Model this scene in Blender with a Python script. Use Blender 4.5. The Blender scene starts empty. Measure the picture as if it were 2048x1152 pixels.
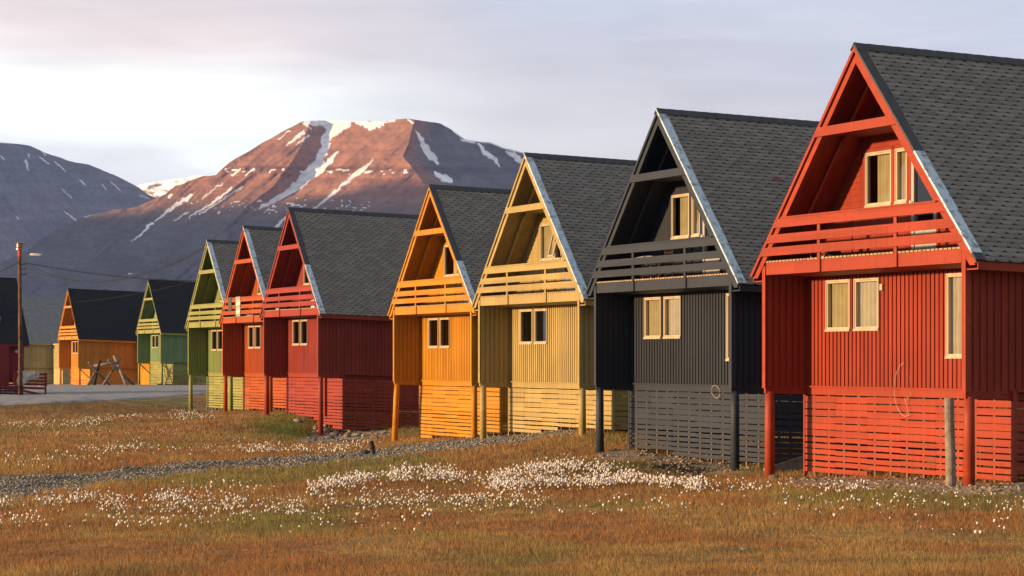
import bpy, bmesh, math, random
import numpy as np
from mathutils import Vector, Matrix
R = math.radians
random.seed(7); rng = np.random.default_rng(11)
SC = bpy.context.scene
COL = SC.collection
# ------------------------------------------------------------------ camera constants
F = 4936.9963; HZ = 760.68; CX = 1024.0          # focal length, horizon and centre in photograph pixels
PHI = 1.1756
SU, SV = -0.0081, -0.0315                        # the old houses dip a little on their stilts
W = 7.775; HP = 6.958; OE = 0.475; EZ = 2.437; D = 1.065
SLOPE = (HP - EZ) / (W / 2 + OE)
def P(px, py, Y):
    return Vector(((px - CX) / F * Y, Y, -(py - HZ) / F * Y))

# ------------------------------------------------------------------ helpers
class MB:
    def __init__(s): s.v = []; s.f = []; s.m = []
    def add(s, vs, fs, mi=0):
        b = len(s.v); s.v += [tuple(p) for p in vs]
        for f in fs: s.f.append(tuple(b + i for i in f)); s.m.append(mi)
    def box(s, x0, x1, y0, y1, z0, z1, mi=0):
        s.add([(x0,y0,z0),(x1,y0,z0),(x1,y1,z0),(x0,y1,z0),(x0,y0,z1),(x1,y0,z1),(x1,y1,z1),(x0,y1,z1)],
              [(0,3,2,1),(4,5,6,7),(0,1,5,4),(1,2,6,5),(2,3,7,6),(3,0,4,7)], mi)
    def prism_v(s, poly, y0, y1, mi=0):          # polygon in (x,z), extruded along y; counter-clockwise seen from -y
        n = len(poly)
        s.add([(p[0], y0, p[1]) for p in poly] + [(p[0], y1, p[1]) for p in poly],
              [tuple(range(n)), tuple(range(2*n-1, n-1, -1))] + [((i+1) % n, i, i+n, (i+1) % n+n) for i in range(n)], mi)
    def tube(s, pts, r, n=8, mi=0, r1=None, cap=True):
        pts = [Vector(p) for p in pts]; m = len(pts); b = len(s.v); up0 = Vector((0,0,1))
        for i, p in enumerate(pts):
            t = (pts[min(i+1, m-1)] - pts[max(i-1, 0)]).normalized()
            a = t.cross(up0)
            if a.length < 1e-3: a = t.cross(Vector((0,1,0)))
            a.normalize(); c = t.cross(a)
            rr = r if r1 is None else r + (r1 - r) * i / max(1, m-1)
            for k in range(n):
                th = 2*math.pi*k/n
                q = p + a*math.cos(th)*rr + c*math.sin(th)*rr
                s.v.append((q.x, q.y, q.z))
        for i in range(m-1):
            for k in range(n):
                s.f.append((b+i*n+k, b+i*n+(k+1) % n, b+(i+1)*n+(k+1) % n, b+(i+1)*n+k)); s.m.append(mi)
        if cap:
            s.f.append(tuple(b+k for k in range(n-1, -1, -1))); s.m.append(mi)
            s.f.append(tuple(b+(m-1)*n+k for k in range(n))); s.m.append(mi)
    def lathe(s, prof, c=(0,0,0), n=16, mi=0):
        b = len(s.v)
        for r, z in prof:
            for k in range(n):
                th = 2*math.pi*k/n; s.v.append((c[0]+r*math.cos(th), c[1]+r*math.sin(th), c[2]+z))
        for i in range(len(prof)-1):
            for k in range(n):
                s.f.append((b+i*n+k, b+i*n+(k+1) % n, b+(i+1)*n+(k+1) % n, b+(i+1)*n+k)); s.m.append(mi)
    def shear(s):
        s.v = [(x, y, z + SU*x + SV*y) for x, y, z in s.v]; return s
    def build(s, name, mats, parent=None, smooth=False, loc=None):
        me = bpy.data.meshes.new(name); me.from_pydata(s.v, [], s.f)
        if not isinstance(mats, (list, tuple)): mats = [mats]
        for m in mats: me.materials.append(m)
        if len(mats) > 1: me.polygons.foreach_set('material_index', s.m)
        if smooth: me.polygons.foreach_set('use_smooth', [True]*len(s.f))
        me.update()
        o = bpy.data.objects.new(name, me); COL.objects.link(o)
        if parent: o.parent = parent
        if loc is not None: o.location = loc
        return o
def tag(o, label=None, cat=None, group=None, kind=None):
    if label: o['label'] = label
    if cat: o['category'] = cat
    if group: o['group'] = group
    if kind: o['kind'] = kind
    return o
def empty(name, loc, rz=0, **k):
    o = bpy.data.objects.new(name, None); COL.objects.link(o); o.location = loc; o.rotation_euler = (0,0,rz)
    return tag(o, **k)
def mesh_np(name, V, Fq, mats, cols=None, coldom='FACE', smooth=False, colname='tint'):
    V = np.asarray(V, dtype=np.float32); Fq = np.asarray(Fq, dtype=np.int32)
    me = bpy.data.meshes.new(name); n, k = Fq.shape
    me.vertices.add(len(V)); me.vertices.foreach_set('co', V.ravel())
    me.loops.add(n*k); me.loops.foreach_set('vertex_index', Fq.ravel())
    me.polygons.add(n); me.polygons.foreach_set('loop_start', np.arange(0, n*k, k, dtype=np.int32))
    try: me.polygons.foreach_set('loop_total', np.full(n, k, dtype=np.int32))
    except Exception: pass
    if smooth: me.polygons.foreach_set('use_smooth', np.ones(n, dtype=bool))
    me.update(calc_edges=True)
    for m in (mats if isinstance(mats, (list, tuple)) else [mats]): me.materials.append(m)
    if cols is not None:
        a = me.attributes.new(colname, 'FLOAT_COLOR', coldom)
        c = np.ones((len(cols), 4), dtype=np.float32); c[:, :cols.shape[1]] = np.asarray(cols)*.8
        a.data.foreach_set('color', c.ravel())
    o = bpy.data.objects.new(name, me); COL.objects.link(o)
    return o

# ---- numpy value noise
def _h(ix, iy, seed):
    n = (ix.astype(np.int64)*374761393 + iy.astype(np.int64)*668265263 + seed*974634777) & 0xffffffff
    n = ((n ^ (n >> 13))*1274126177) & 0xffffffff
    return ((n ^ (n >> 16)) & 0xffff)/65535.0
def vnoise(x, y, seed=0):
    x = np.asarray(x, float); y = np.asarray(y, float)
    ix = np.floor(x); iy = np.floor(y); fx = x-ix; fy = y-iy
    fx = fx*fx*(3-2*fx); fy = fy*fy*(3-2*fy)
    a = _h(ix, iy, seed); b = _h(ix+1, iy, seed); c = _h(ix, iy+1, seed); d = _h(ix+1, iy+1, seed)
    return (a*(1-fx)+b*fx)*(1-fy) + (c*(1-fx)+d*fx)*fy
def fbm(x, y, seed=0, o=4):
    s = 0; a = .5; t = 0
    for i in range(o):
        s = s + a*vnoise(x*2**i, y*2**i, seed+i*17); t += a; a *= .5
    return s/t
def ss(a, b, x):
    t = np.clip((x-a)/(b-a), 0, 1); return t*t*(3-2*t)

# ------------------------------------------------------------------ materials
def newmat(name):
    m = bpy.data.materials.new(name); m.use_nodes = True; nt = m.node_tree
    return m, nt, nt.nodes['Principled BSDF'], nt.nodes.new, nt.links.new
PM = .52
def paint(name, c, rough=.62, var=.18, board='v'):
    c = tuple(x*PM for x in c); m, nt, b, N, L = newmat(name)
    tc = N('ShaderNodeTexCoord'); mp = N('ShaderNodeMapping'); mp.inputs['Scale'].default_value = (7, 7, .55)
    L(tc.outputs['Object'], mp.inputs[0])
    n1 = N('ShaderNodeTexNoise'); n1.inputs['Scale'].default_value = 1.6; n1.inputs['Detail'].default_value = 6; L(mp.outputs[0], n1.inputs[0])
    n2 = N('ShaderNodeTexNoise'); n2.inputs['Scale'].default_value = .55; n2.inputs['Detail'].default_value = 3; L(tc.outputs['Object'], n2.inputs[0])
    ad = N('ShaderNodeMath'); ad.operation = 'ADD'; L(n1.outputs[0], ad.inputs[0]); L(n2.outputs[0], ad.inputs[1])
    r = N('ShaderNodeMapRange'); r.inputs['From Min'].default_value = .7; r.inputs['From Max'].default_value = 1.3
    r.inputs['To Min'].default_value = 1-var; r.inputs['To Max'].default_value = 1+var; L(ad.outputs[0], r.inputs[0])
    mx = N('ShaderNodeMix'); mx.data_type = 'RGBA'; mx.blend_type = 'MULTIPLY'; mx.inputs[0].default_value = 1
    mx.inputs['A'].default_value = (*c, 1); L(r.outputs[0], mx.inputs['B']); L(mx.outputs['Result'], b.inputs['Base Color'])
    b.inputs['Roughness'].default_value = rough; b.inputs['Specular IOR Level'].default_value = .28
    bp = N('ShaderNodeBump'); bp.inputs['Strength'].default_value = .25; bp.inputs['Distance'].default_value = .01
    L(n1.outputs[0], bp.inputs['Height']); L(bp.outputs[0], b.inputs['Normal'])
    sn = N('ShaderNodeVectorMath'); sn.operation = 'SNAP'; L(tc.outputs['Object'], sn.inputs[0]); sn.inputs[1].default_value = (.16,.16,90) if board == 'v' else (1.3,1.3,.152)
    wn = N('ShaderNodeTexWhiteNoise'); wn.noise_dimensions = '3D'; L(sn.outputs[0], wn.inputs[0])
    r2 = N('ShaderNodeMapRange'); r2.inputs['To Min'].default_value = .88; r2.inputs['To Max'].default_value = 1.10; L(wn.outputs['Value'], r2.inputs[0])
    m2 = N('ShaderNodeMix'); m2.data_type = 'RGBA'; m2.blend_type = 'MULTIPLY'; m2.inputs[0].default_value = 1; L(mx.outputs['Result'], m2.inputs['A']); L(r2.outputs[0], m2.inputs['B'])
    # chalky, sun-bleached patches on the paint
    n3 = N('ShaderNodeTexNoise'); n3.inputs['Scale'].default_value = 1.1; n3.inputs['Detail'].default_value = 8; n3.inputs['Roughness'].default_value = .7; L(mp.outputs[0], n3.inputs[0])
    r3 = N('ShaderNodeMapRange'); r3.inputs['From Min'].default_value = .52; r3.inputs['From Max'].default_value = .75; r3.inputs['To Max'].default_value = .22; L(n3.outputs[0], r3.inputs[0])
    m3 = N('ShaderNodeMix'); m3.data_type = 'RGBA'; L(r3.outputs[0], m3.inputs[0]); L(m2.outputs['Result'], m3.inputs['A'])
    g = (c[0]+c[1]+c[2])/3; m3.inputs['B'].default_value = (c[0]*.8+g*.35, c[1]*.8+g*.30, c[2]*.8+g*.25, 1)
    L(m3.outputs['Result'], b.inputs['Base Color'])
    return m
def flat(name, c, rough=.8, metal=0, spec=.3, var=.25, scale=9, bump=.3):
    c = tuple(x*.8 for x in c)
    m, nt, b, N, L = newmat(name)
    tc = N('ShaderNodeTexCoord'); n1 = N('ShaderNodeTexNoise'); n1.inputs['Scale'].default_value = scale; n1.inputs['Detail'].default_value = 6
    L(tc.outputs['Object'], n1.inputs[0])
    r = N('ShaderNodeMapRange'); r.inputs['From Min'].default_value = .3; r.inputs['From Max'].default_value = .7
    r.inputs['To Min'].default_value = 1-var; r.inputs['To Max'].default_value = 1+var; L(n1.outputs[0], r.inputs[0])
    mx = N('ShaderNodeMix'); mx.data_type = 'RGBA'; mx.blend_type = 'MULTIPLY'; mx.inputs[0].default_value = 1
    mx.inputs['A'].default_value = (*c, 1); L(r.outputs[0], mx.inputs['B']); L(mx.outputs['Result'], b.inputs['Base Color'])
    b.inputs['Roughness'].default_value = rough; b.inputs['Metallic'].default_value = metal; b.inputs['Specular IOR Level'].default_value = spec
    bp = N('ShaderNodeBump'); bp.inputs['Strength'].default_value = bump; bp.inputs['Distance'].default_value = .02
    L(n1.outputs[0], bp.inputs['Height']); L(bp.outputs[0], b.inputs['Normal'])
    return m
def attrmat(name, rough=.9, nscale=0, nvar=.2, spec=.2, mult=1.0, bump=0, bdist=.02, nscale2=0, rocky=False):
    m, nt, b, N, L = newmat(name)
    a = N('ShaderNodeAttribute'); a.attribute_name = 'tint'; src = a.outputs['Color']
    tc = N('ShaderNodeTexCoord')
    for k, sc in enumerate([nscale, nscale2]):
        if not sc: continue
        n1 = N('ShaderNodeTexNoise'); n1.inputs['Scale'].default_value = sc; n1.inputs['Detail'].default_value = 7
        L(tc.outputs['Object'], n1.inputs[0])
        r = N('ShaderNodeMapRange'); r.inputs['From Min'].default_value = .3; r.inputs['From Max'].default_value = .7
        r.inputs['To Min'].default_value = mult*(1-nvar); r.inputs['To Max'].default_value = mult*(1+nvar); L(n1.outputs[0], r.inputs[0])
        mx = N('ShaderNodeMix'); mx.data_type = 'RGBA'; mx.blend_type = 'MULTIPLY'; mx.inputs[0].default_value = 1
        L(src, mx.inputs['A']); L(r.outputs[0], mx.inputs['B']); src = mx.outputs['Result']
        if bump and k == 0:
            bp = N('ShaderNodeBump'); bp.inputs['Strength'].default_value = bump; bp.inputs['Distance'].default_value = bdist
            L(n1.outputs[0], bp.inputs['Height']); L(bp.outputs[0], b.inputs['Normal'])
    L(src, b.inputs['Base Color']); b.inputs['Roughness'].default_value = rough; b.inputs['Specular IOR Level'].default_value = spec
    return m
M = {}
M['frame'] = paint('window_white', (.78,.66,.46), .45, .06)
M['doorw'] = paint('door_white', (.62,.62,.6), .45, .06)
M['curtain'] = flat('curtain_cloth', (.40,.34,.19), .9, var=.15, scale=3, bump=.1)
M['rawwood'] = flat('raw_wood', (.40,.28,.17), .85, var=.4, scale=14)
M['batten'] = flat('batten_wood', (.20,.12,.065), .85, var=.4, scale=14)
M['greywood'] = flat('weathered_wood', (.21,.175,.14), .85, var=.45, scale=6)
M['darkwood'] = flat('dark_wood', (.03,.028,.026), .85, var=.4, scale=8)
M['interior'] = flat('interior_board', (.10,.085,.07), .9)
M['flash'] = None
M['metal'] = flat('grey_metal', (.35,.36,.37), .4, .7, .5, .2, 12, .1)
M['cable'] = flat('cable_black', (.02,.02,.022), .6, var=.1)
M['rope'] = flat('rope_pale', (.55,.47,.36), .9)
M['lampw'] = flat('lamp_white', (.75,.74,.72), .35, var=.05)
M['stone'] = attrmat('stone', .9, 6, .25, bump=.4)
M['black'] = flat('black_object', (.015,.015,.018), .5)
M['cloth'] = flat('cloth', (.09,.085,.08), .95, var=.3, scale=30)
M['shingle'] = attrmat('shingle', .92, 60, .22, .25, bump=.3, bdist=.004)
M['felt'] = flat('roof_felt', (.016,.016,.017), .85, var=.3, scale=3)
M['feltgrey'] = flat('roof_felt_grey', (.24,.25,.25), .85, var=.15, scale=3)
# pale blue weathered metal flashing
m, nt, b, N, L = newmat('weathered_flashing')
tc = N('ShaderNodeTexCoord'); n1 = N('ShaderNodeTexNoise'); n1.inputs['Scale'].default_value = 5.5; n1.inputs['Detail'].default_value = 7; n1.inputs['Roughness'].default_value = .7
L(tc.outputs['Object'], n1.inputs[0]); cr = N('ShaderNodeValToRGB'); L(n1.outputs[0], cr.inputs[0])
cr.color_ramp.elements[0].position = .38; cr.color_ramp.elements[0].color = (.16,.19,.22,1)
cr.color_ramp.elements[1].position = .50; cr.color_ramp.elements[1].color = (.46,.58,.66,1)
L(cr.outputs[0], b.inputs['Base Color']); b.inputs['Roughness'].default_value = .55; M['flash'] = m
M['flashdark'] = flat('dark_flashing', (.055,.06,.066), .6, var=.2, scale=5)
# glass
m = bpy.data.materials.new('glass_pane'); m.use_nodes = True; nt = m.node_tree; nt.nodes.clear(); N = nt.nodes.new; L = nt.links.new
o_ = N('ShaderNodeOutputMaterial'); t_ = N('ShaderNodeBsdfTransparent'); g_ = N('ShaderNodeBsdfGlossy'); g_.inputs['Roughness'].default_value = .03
t_.inputs[0].default_value = (.88,.9,.88,1)
fr = N('ShaderNodeLayerWeight'); fr.inputs[0].default_value = .5; pw = N('ShaderNodeMath'); pw.operation = 'POWER'; pw.inputs[1].default_value = 4; L(fr.outputs['Facing'], pw.inputs[0])
mu = N('ShaderNodeMath'); mu.operation = 'MULTIPLY_ADD'; mu.inputs[1].default_value = .8; mu.inputs[2].default_value = .07; mu.use_clamp = True
L(pw.outputs[0], mu.inputs[0]); mx = N('ShaderNodeMixShader'); L(mu.outputs[0], mx.inputs[0]); L(t_.outputs[0], mx.inputs[1]); L(g_.outputs[0], mx.inputs[2]); L(mx.outputs[0], o_.inputs[0])
M['glass'] = m

# ------------------------------------------------------------------ ground height
ctrl = [ # px, py, Y
 (1540,957,53.6),(1945,972,46.5),(1610,950,54.0),(2027,967,46.9),(1198,905,66.1),(1468,948,58.9),(1260,893,66.5),
 (970,880,78.65),(1156,872,71.5),(794,885,91.4),(948,878,84.2),(838,877,91.8),(531,830,107.7),(634,880,100.5),(571,825,108.1),(684,862,101),
 (450,824,120.5),(379,820,132.8),(500,838,108),
 (-100,1152,24),(500,1152,24),(1024,1152,24),(1500,1152,23.8),(2100,1152,23.6),(0,1040,36),(600,1040,36.3),(1300,1040,36),(2048,1040,35.4),
 (0,990,45.8),(0,952,53.2),(500,975,48.5),(1000,985,46.5),(1000,940,57.6),(1350,960,51.8),(700,916,66.4),(1000,884,73),(1120,862,74),
 (0,920,62),(300,900,71),(450,862,96),(200,862,97),(-100,840,109),(150,836,114),(330,829,119),(560,884,91.5),(560,853,101),(640,900,76),
 (0,812,126),(200,806,131),(420,797,148),(0,796,152),(200,786,170),(0,772,206),(400,771,208),(700,771,206),(100,770.5,225)]
CP = []
for px, py, Y in ctrl:
    p = P(px, py, Y); CP.append((p.x, p.y, p.z))
CP += [(20,85,-1.5),(32,60,-1.8),(25,40,-1.9),(22,125,-1.0),(15,165,-.75),(40,200,-.45),(-50,200,-.5),(-60,120,-1.4),(-50,60,-2.0),(-40,25,-2.0),(30,20,-1.9),(0,5,-1.75),(-30,5,-1.9),(60,100,-1.2),(0,235,-.45),(-70,240,-.45),(60,240,-.45),(8,100,-1.6),(14,70,-1.7),(10,110,-1.4)]
CP = np.array(CP)
def _k(r2): return np.where(r2 > 1e-9, r2*np.log(r2+1e-12), 0)
S_ = np.array([1, .55])
def tps_fit():
    X = CP[:, :2]*S_; n = len(X); d2 = ((X[:,None]-X[None])**2).sum(-1)
    A = np.zeros((n+3, n+3)); A[:n,:n] = _k(d2)+np.eye(n)*6; A[:n,n] = 1; A[:n,n+1:] = X; A[n,:n] = 1; A[n+1:,:n] = X.T
    b = np.zeros(n+3); b[:n] = CP[:,2]; return X, np.linalg.solve(A, b)
TX, TW = tps_fit()
GS = .8; GXN = int(124/GS)+2; GYN = int(238/GS)+2
_gx, _gy = np.meshgrid(-62+np.arange(GXN)*GS, 2+np.arange(GYN)*GS)
_q = np.stack([_gx.ravel(), _gy.ravel()], -1)*S_; _r = np.zeros(len(_q)); _TT = (TX**2).sum(-1)
for i in range(0, len(_q), 8000):
    qq = _q[i:i+8000]; d2 = np.maximum((qq**2).sum(-1)[:,None]+_TT[None]-2*qq@TX.T, 0)
    _r[i:i+8000] = _k(d2)@TW[:-3] + TW[-3] + qq@TW[-2:]
GGRID = np.clip(_r.reshape(_gx.shape), -2.75, -.3)
def ground(x, y, rough=True):
    x = np.atleast_1d(np.asarray(x, float)); y = np.atleast_1d(np.asarray(y, float))
    fx = (np.clip(np.nan_to_num(x), -62, 62)+62)/GS; fy = (np.clip(np.nan_to_num(y), 2, 240)-2)/GS
    ix = np.clip(fx.astype(int), 0, GXN-2); iy = np.clip(fy.astype(int), 0, GYN-2); fx = fx-ix; fy = fy-iy
    out = (GGRID[iy,ix]*(1-fx)+GGRID[iy,ix+1]*fx)*(1-fy)+(GGRID[iy+1,ix]*(1-fx)+GGRID[iy+1,ix+1]*fx)*fy
    if rough:
        a = np.clip(1-(y-150)/60, .15, 1)
        out = out + a*((fbm(x*.9, y*.9, 3)-.5)*.15 + (fbm(x*.25, y*.2, 9)-.5)*.14)
    return out
def gz(x, y): return float(ground(x, y)[0])
def hit(px, py):
    px = np.atleast_1d(np.asarray(px, float)); py = np.atleast_1d(np.asarray(py, float))
    Ys = np.exp(np.linspace(np.log(18), np.log(230), 70)); best = np.full(px.shape, np.nan); done = np.zeros(px.shape, bool); prev = None
    for Y in Ys:
        z = -(py-HZ)/F*Y; g = ground((px-CX)/F*Y, np.full(px.shape, Y), False); d = z-g
        if prev is not None:
            h = (~done) & (d <= 0)
            t = pd/(pd-d+1e-9); best[h] = (prev + (Y-prev)*t)[h]; done |= h
        prev = Y; pd = d
    Y = best; X = (px-CX)/F*Y
    return X, Y
exec_parts = True

def poly_mask(px, py, poly):
    px = np.asarray(px); py = np.asarray(py); ins = np.zeros(px.shape, bool); n = len(poly)
    for i in range(n):
        x1, y1 = poly[i]; x2, y2 = poly[(i+1) % n]
        c = ((y1 > py) != (y2 > py)) & (px < (x2-x1)*(py-y1)/((y2-y1) + 1e-12)+x1); ins ^= c
    return ins
def to_ground_poly(pix):
    a = np.array(pix, float); X, Y = hit(a[:,0], a[:,1]); return [(float(x), float(y)) for x, y in zip(X, Y)]
ROADN = [(-140,820),(0,812),(100,808),(200,803),(300,798),(420,787),(520,783)]
GRAVEL = to_ground_poly([(-120,965),(0,954),(200,946),(400,927),(600,912),(700,904),(850,886),(1000,868),(1100,858),(1145,856),(1150,872),(1000,893),(900,902),(750,918),(600,934),(450,944),(250,965),(150,984),(0,1000),(-120,1010)])
DIRT_A = to_ground_poly([(1575,952),(1700,957),(2120,972),(2120,993),(1900,988),(1700,981),(1560,970)])
DIRT_B = to_ground_poly([(1175,905),(1260,893),(1400,905),(1560,915),(1530,930),(1450,950),(1380,935),(1280,925),(1180,920)])
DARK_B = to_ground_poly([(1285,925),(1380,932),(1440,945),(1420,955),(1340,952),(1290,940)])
DIRT_E = to_ground_poly([(615,868),(640,850),(700,860),(800,862),(700,885),(640,892),(600,885)])
DIRT_G = to_ground_poly([(395,815),(440,812),(500,818),(420,826)])
ROADP = None

def classes(x, y):
    """albedo of the ground at points x,y"""
    n1 = fbm(x*.30, y*.17, 21, 5); n2 = fbm(x*.8, y*.42, 33, 4); n3 = fbm(x*2.1, y*1.6, 41, 3)
    rust = np.array([.285,.140,.052]); ochre = np.array([.31,.195,.068]); green = np.array([.18,.17,.052]); brown = np.array([.20,.125,.062])
    c = rust[None]*np.ones((len(x),1))
    t = ss(.42,.62, n2)[:,None]; c = c*(1-t)+ochre*t
    t = (ss(.50,.68, n1)*.85)[:,None]; c = c*(1-t)+green*t
    t = (ss(.55,.8, n3)*.5)[:,None]; c = c*(1-t)+brown*t
    px = CX + x/np.maximum(y,1)*F
    # greener bank under the far red house and by the road
    g = np.exp(-(((px-575)/85)**2 + ((y-101)/9)**2)); c = c*(1-g[:,None]*.95)+np.array([.13,.17,.035])*g[:,None]*.95
    g = np.exp(-((y-125)/8)**2)*(px < 420)*.7; c = c*(1-g[:,None])+np.array([.13,.095,.04])*g[:,None]
    g = np.exp(-(((px-1250)/200)**2 + ((y-58)/5)**2))*.6; c = c*(1-g[:,None])+np.array([.10,.095,.03])*g[:,None]
    return c
def masks(x, y):
    jx = x + (fbm(x*1.5, y*1.5, 71)-.5)*1.2; jy = y + (fbm(x*1.5, y*1.2, 77)-.5)*2.6
    return dict(gravel=poly_mask(jx, jy, GRAVEL), dirt=poly_mask(jx, jy, DIRT_A) | poly_mask(jx, jy, DIRT_B) | poly_mask(jx, jy, DIRT_E) | poly_mask(jx, jy, DIRT_G),
                dark=poly_mask(jx, jy, DARK_B))

def build_ground():
    xs = np.concatenate([-np.geomspace(2600, 45, 30), np.arange(-42, 30, .3), np.geomspace(33, 2600, 30)])
    ys = np.concatenate([-np.geomspace(500, 10, 12), np.arange(0, 15, 1.5), np.arange(15, 60, .28), np.arange(60, 140, .4), np.arange(140, 245, 1.2), np.geomspace(250, 3400, 30)])
    X, Y = np.meshgrid(xs, ys); Z = ground(X, Y)
    far = np.hypot(X, Y); Z = np.where(far > 260, Z*np.clip(1-(far-260)/300, 0, 1) + (-.45)*(1-np.clip(1-(far-260)/300, 0, 1)), Z)
    V = np.stack([X.ravel(), Y.ravel(), Z.ravel()], -1)
    nx = len(xs); ny = len(ys); i = np.arange(nx-1)[None] + np.arange(ny-1)[:,None]*nx; i = i.ravel()
    Q = np.stack([i, i+1, i+1+nx, i+nx], -1)
    x = V[:,0]; y = V[:,1]; c = classes(x, y)*1.15; mk = masks(x, y)
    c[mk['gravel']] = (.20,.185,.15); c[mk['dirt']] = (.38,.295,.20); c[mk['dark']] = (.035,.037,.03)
    o = mesh_np('ground', V, Q, attrmat('tundra', .95, 5, .35, .1, bump=.8, bdist=.05, nscale2=.8), c, 'POINT', True)
    tag(o, kind='structure')
    # gravel road and yard
    pr = np.array(ROADN, float); px = np.arange(-140, 521, 6.0); py = np.interp(px, pr[:,0], pr[:,1])
    _, Yn = hit(px, py); n = 70; t = np.linspace(0, 1, n)[:,None]**1.0; Yf = 236.0
    Yg = Yn[None]*(1-t)+Yf*t; Xg = (px[None]-CX)/F*Yg
    Xg = Xg + 0; Zg = ground(Xg, Yg)+.06; Zg[0] -= .12
    V = np.stack([Xg.ravel(), Yg.ravel(), Zg.ravel()], -1); nx = len(px); i = (np.arange(nx-1)[None]+np.arange(n-1)[:,None]*nx).ravel()
    road = mesh_np('road', V, np.stack([i, i+1, i+1+nx, i+nx], -1), flat('road_gravel', (.33,.325,.32), .95, var=.14, scale=.7, bump=.2), None, smooth=True)
    tag(road, kind='structure')
build_ground()

def scatter_px(n, x0, x1, y0, y1):
    px = rng.uniform(x0, x1, n); py = rng.uniform(y0, y1, n); X, Y = hit(px, py); ok = ~np.isnan(Y)
    return px[ok], py[ok], X[ok], Y[ok]

bladem = attrmat('grass_blade', .9, spec=.1)
_nt = bladem.node_tree; _tr = _nt.nodes.new('ShaderNodeBsdfTranslucent'); _ms = _nt.nodes.new('ShaderNodeMixShader'); _ms.inputs[0].default_value = .45
_at = [q for q in _nt.nodes if q.type == 'ATTRIBUTE'][0]; _nt.links.new(_at.outputs['Color'], _tr.inputs[0]); _nt.links.new(_nt.nodes['Principled BSDF'].outputs[0], _ms.inputs[1]); _nt.links.new(_tr.outputs[0], _ms.inputs[2]); _nt.links.new(_ms.outputs[0], _nt.nodes['Material Output'].inputs['Surface'])
def build_grass():
    px, py, X, Y = scatter_px(420000, -70, 2110, 812, 1185)
    j = rng.normal(0, 1, (2, len(X))); X = X+j[0]*.05; Y = Y+j[1]*.3
    mk = masks(X, Y); keep = ~(mk['gravel'] | mk['dirt'] | mk['dark'])
    rn = np.interp(px, [p[0] for p in ROADN], [p[1] for p in ROADN]); keep &= ~((px < 520) & (py < rn+1.5))
    keep |= (rng.random(len(X)) < .03)
    X = X[keep]; Y = Y[keep]; n = len(X); Z = ground(X, Y)-.01
    tall = fbm(X*.5, Y*.35, 55, 3)
    h = (.028+.078*rng.random(n)**1.6)*(.55+1.1*tall)*np.clip(Y/34, .8, 1.5); w = .0042*np.clip(Y/26, 1, 3.6)*(.6+.9*rng.random(n))
    a = rng.uniform(0, 2*np.pi, n); lean = rng.normal(0, .35, (2, n))*h
    dx = np.cos(a)*w; dy = np.sin(a)*w*.6
    V = np.empty((n, 3, 3)); V[:,0] = np.stack([X-dx, Y-dy, Z], -1); V[:,1] = np.stack([X+dx, Y+dy, Z], -1)
    V[:,2] = np.stack([X+lean[0], Y+lean[1], Z+h], -1)
    c = classes(X, Y); r = rng.random(n)[:,None]
    c = c*(1.34+.70*rng.random(n)[:,None]); c = np.where(r < .10, np.array([.44,.33,.17]), c); c = np.where((r > .9), np.array([.31,.125,.05]), c)
    c = np.where((r > .60) & (r < .66), np.array([.10,.115,.03]), c)
    o = mesh_np('grass', V.reshape(-1,3), np.arange(3*n).reshape(-1,3), bladem, c)
    tag(o, 'short rust, ochre and olive tundra grass covering the field', 'grass', kind='stuff')
build_grass()

# unit blob for stones / cotton heads
def blob():
    bm = bmesh.new(); bmesh.ops.create_icosphere(bm, subdivisions=1, radius=1); v = np.array([x.co[:] for x in bm.verts]); f = np.array([[q.index for q in p.verts] for p in bm.faces]); bm.free(); return v, f
BV, BF = blob()
def blobs(P3, sc, jit=.25):
    n = len(P3); k = len(BV); V = BV[None]*(1+rng.normal(0, jit, (n, k, 1)))
    a = rng.uniform(0, 6.28, n); ca = np.cos(a)[:,None]; sa = np.sin(a)[:,None]
    x = V[:,:,0]*sc[:,0:1]; y = V[:,:,1]*sc[:,1:2]; z = V[:,:,2]*sc[:,2:3]
    V = np.stack([x*ca-y*sa, x*sa+y*ca, z], -1)+P3[:,None]
    Fq = BF[None]+(np.arange(n)*k)[:,None,None]
    return V.reshape(-1,3), Fq.reshape(-1,3)

def build_gravel():
    px, py, X, Y = scatter_px(110000, -60, 1180, 850, 1012)
    k = masks(X, Y)['gravel']; X = X[k]; Y = Y[k]
    X = X[:30000]; Y = Y[:30000]; n = len(X); s = (.012+.022*rng.random(n)**3)*np.clip(Y/50, .8, 1.3)
    P3 = np.stack([X, Y, ground(X, Y)+s*.35], -1); V, Fq = blobs(P3, np.stack([s*1.2, s, s*.8], -1), .33)
    c = np.repeat((np.array([.25,.235,.195])*(.55+.8*rng.random(n)[:,None])), len(BF), 0)
    tag(mesh_np('gravel', V, Fq, M['stone'], c), 'loose grey gravel lying along the track across the field', 'gravel', kind='stuff')
    px, py, X, Y = scatter_px(60000, 560, 2100, 850, 990)
    k = masks(X, Y); k = k['dirt'] | k['dark']; X = X[k][:2600]; Y = Y[k][:2600]; n = len(X); s = (.012+.045*rng.random(n)**4)*np.where(Y > 90, 2.2, 1)
    P3 = np.stack([X, Y, ground(X, Y)+s*.2], -1); V, Fq = blobs(P3, np.stack([s*1.3, s, s*.6], -1))
    c = np.repeat((np.array([.30,.245,.175])*(.4+1.0*rng.random(n)[:,None])), len(BF), 0)
    tag(mesh_np('pebbles', V, Fq, M['stone'], c), 'small brown pebbles on the bare earth at the house fronts', 'pebbles', kind='stuff')
build_gravel()

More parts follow.
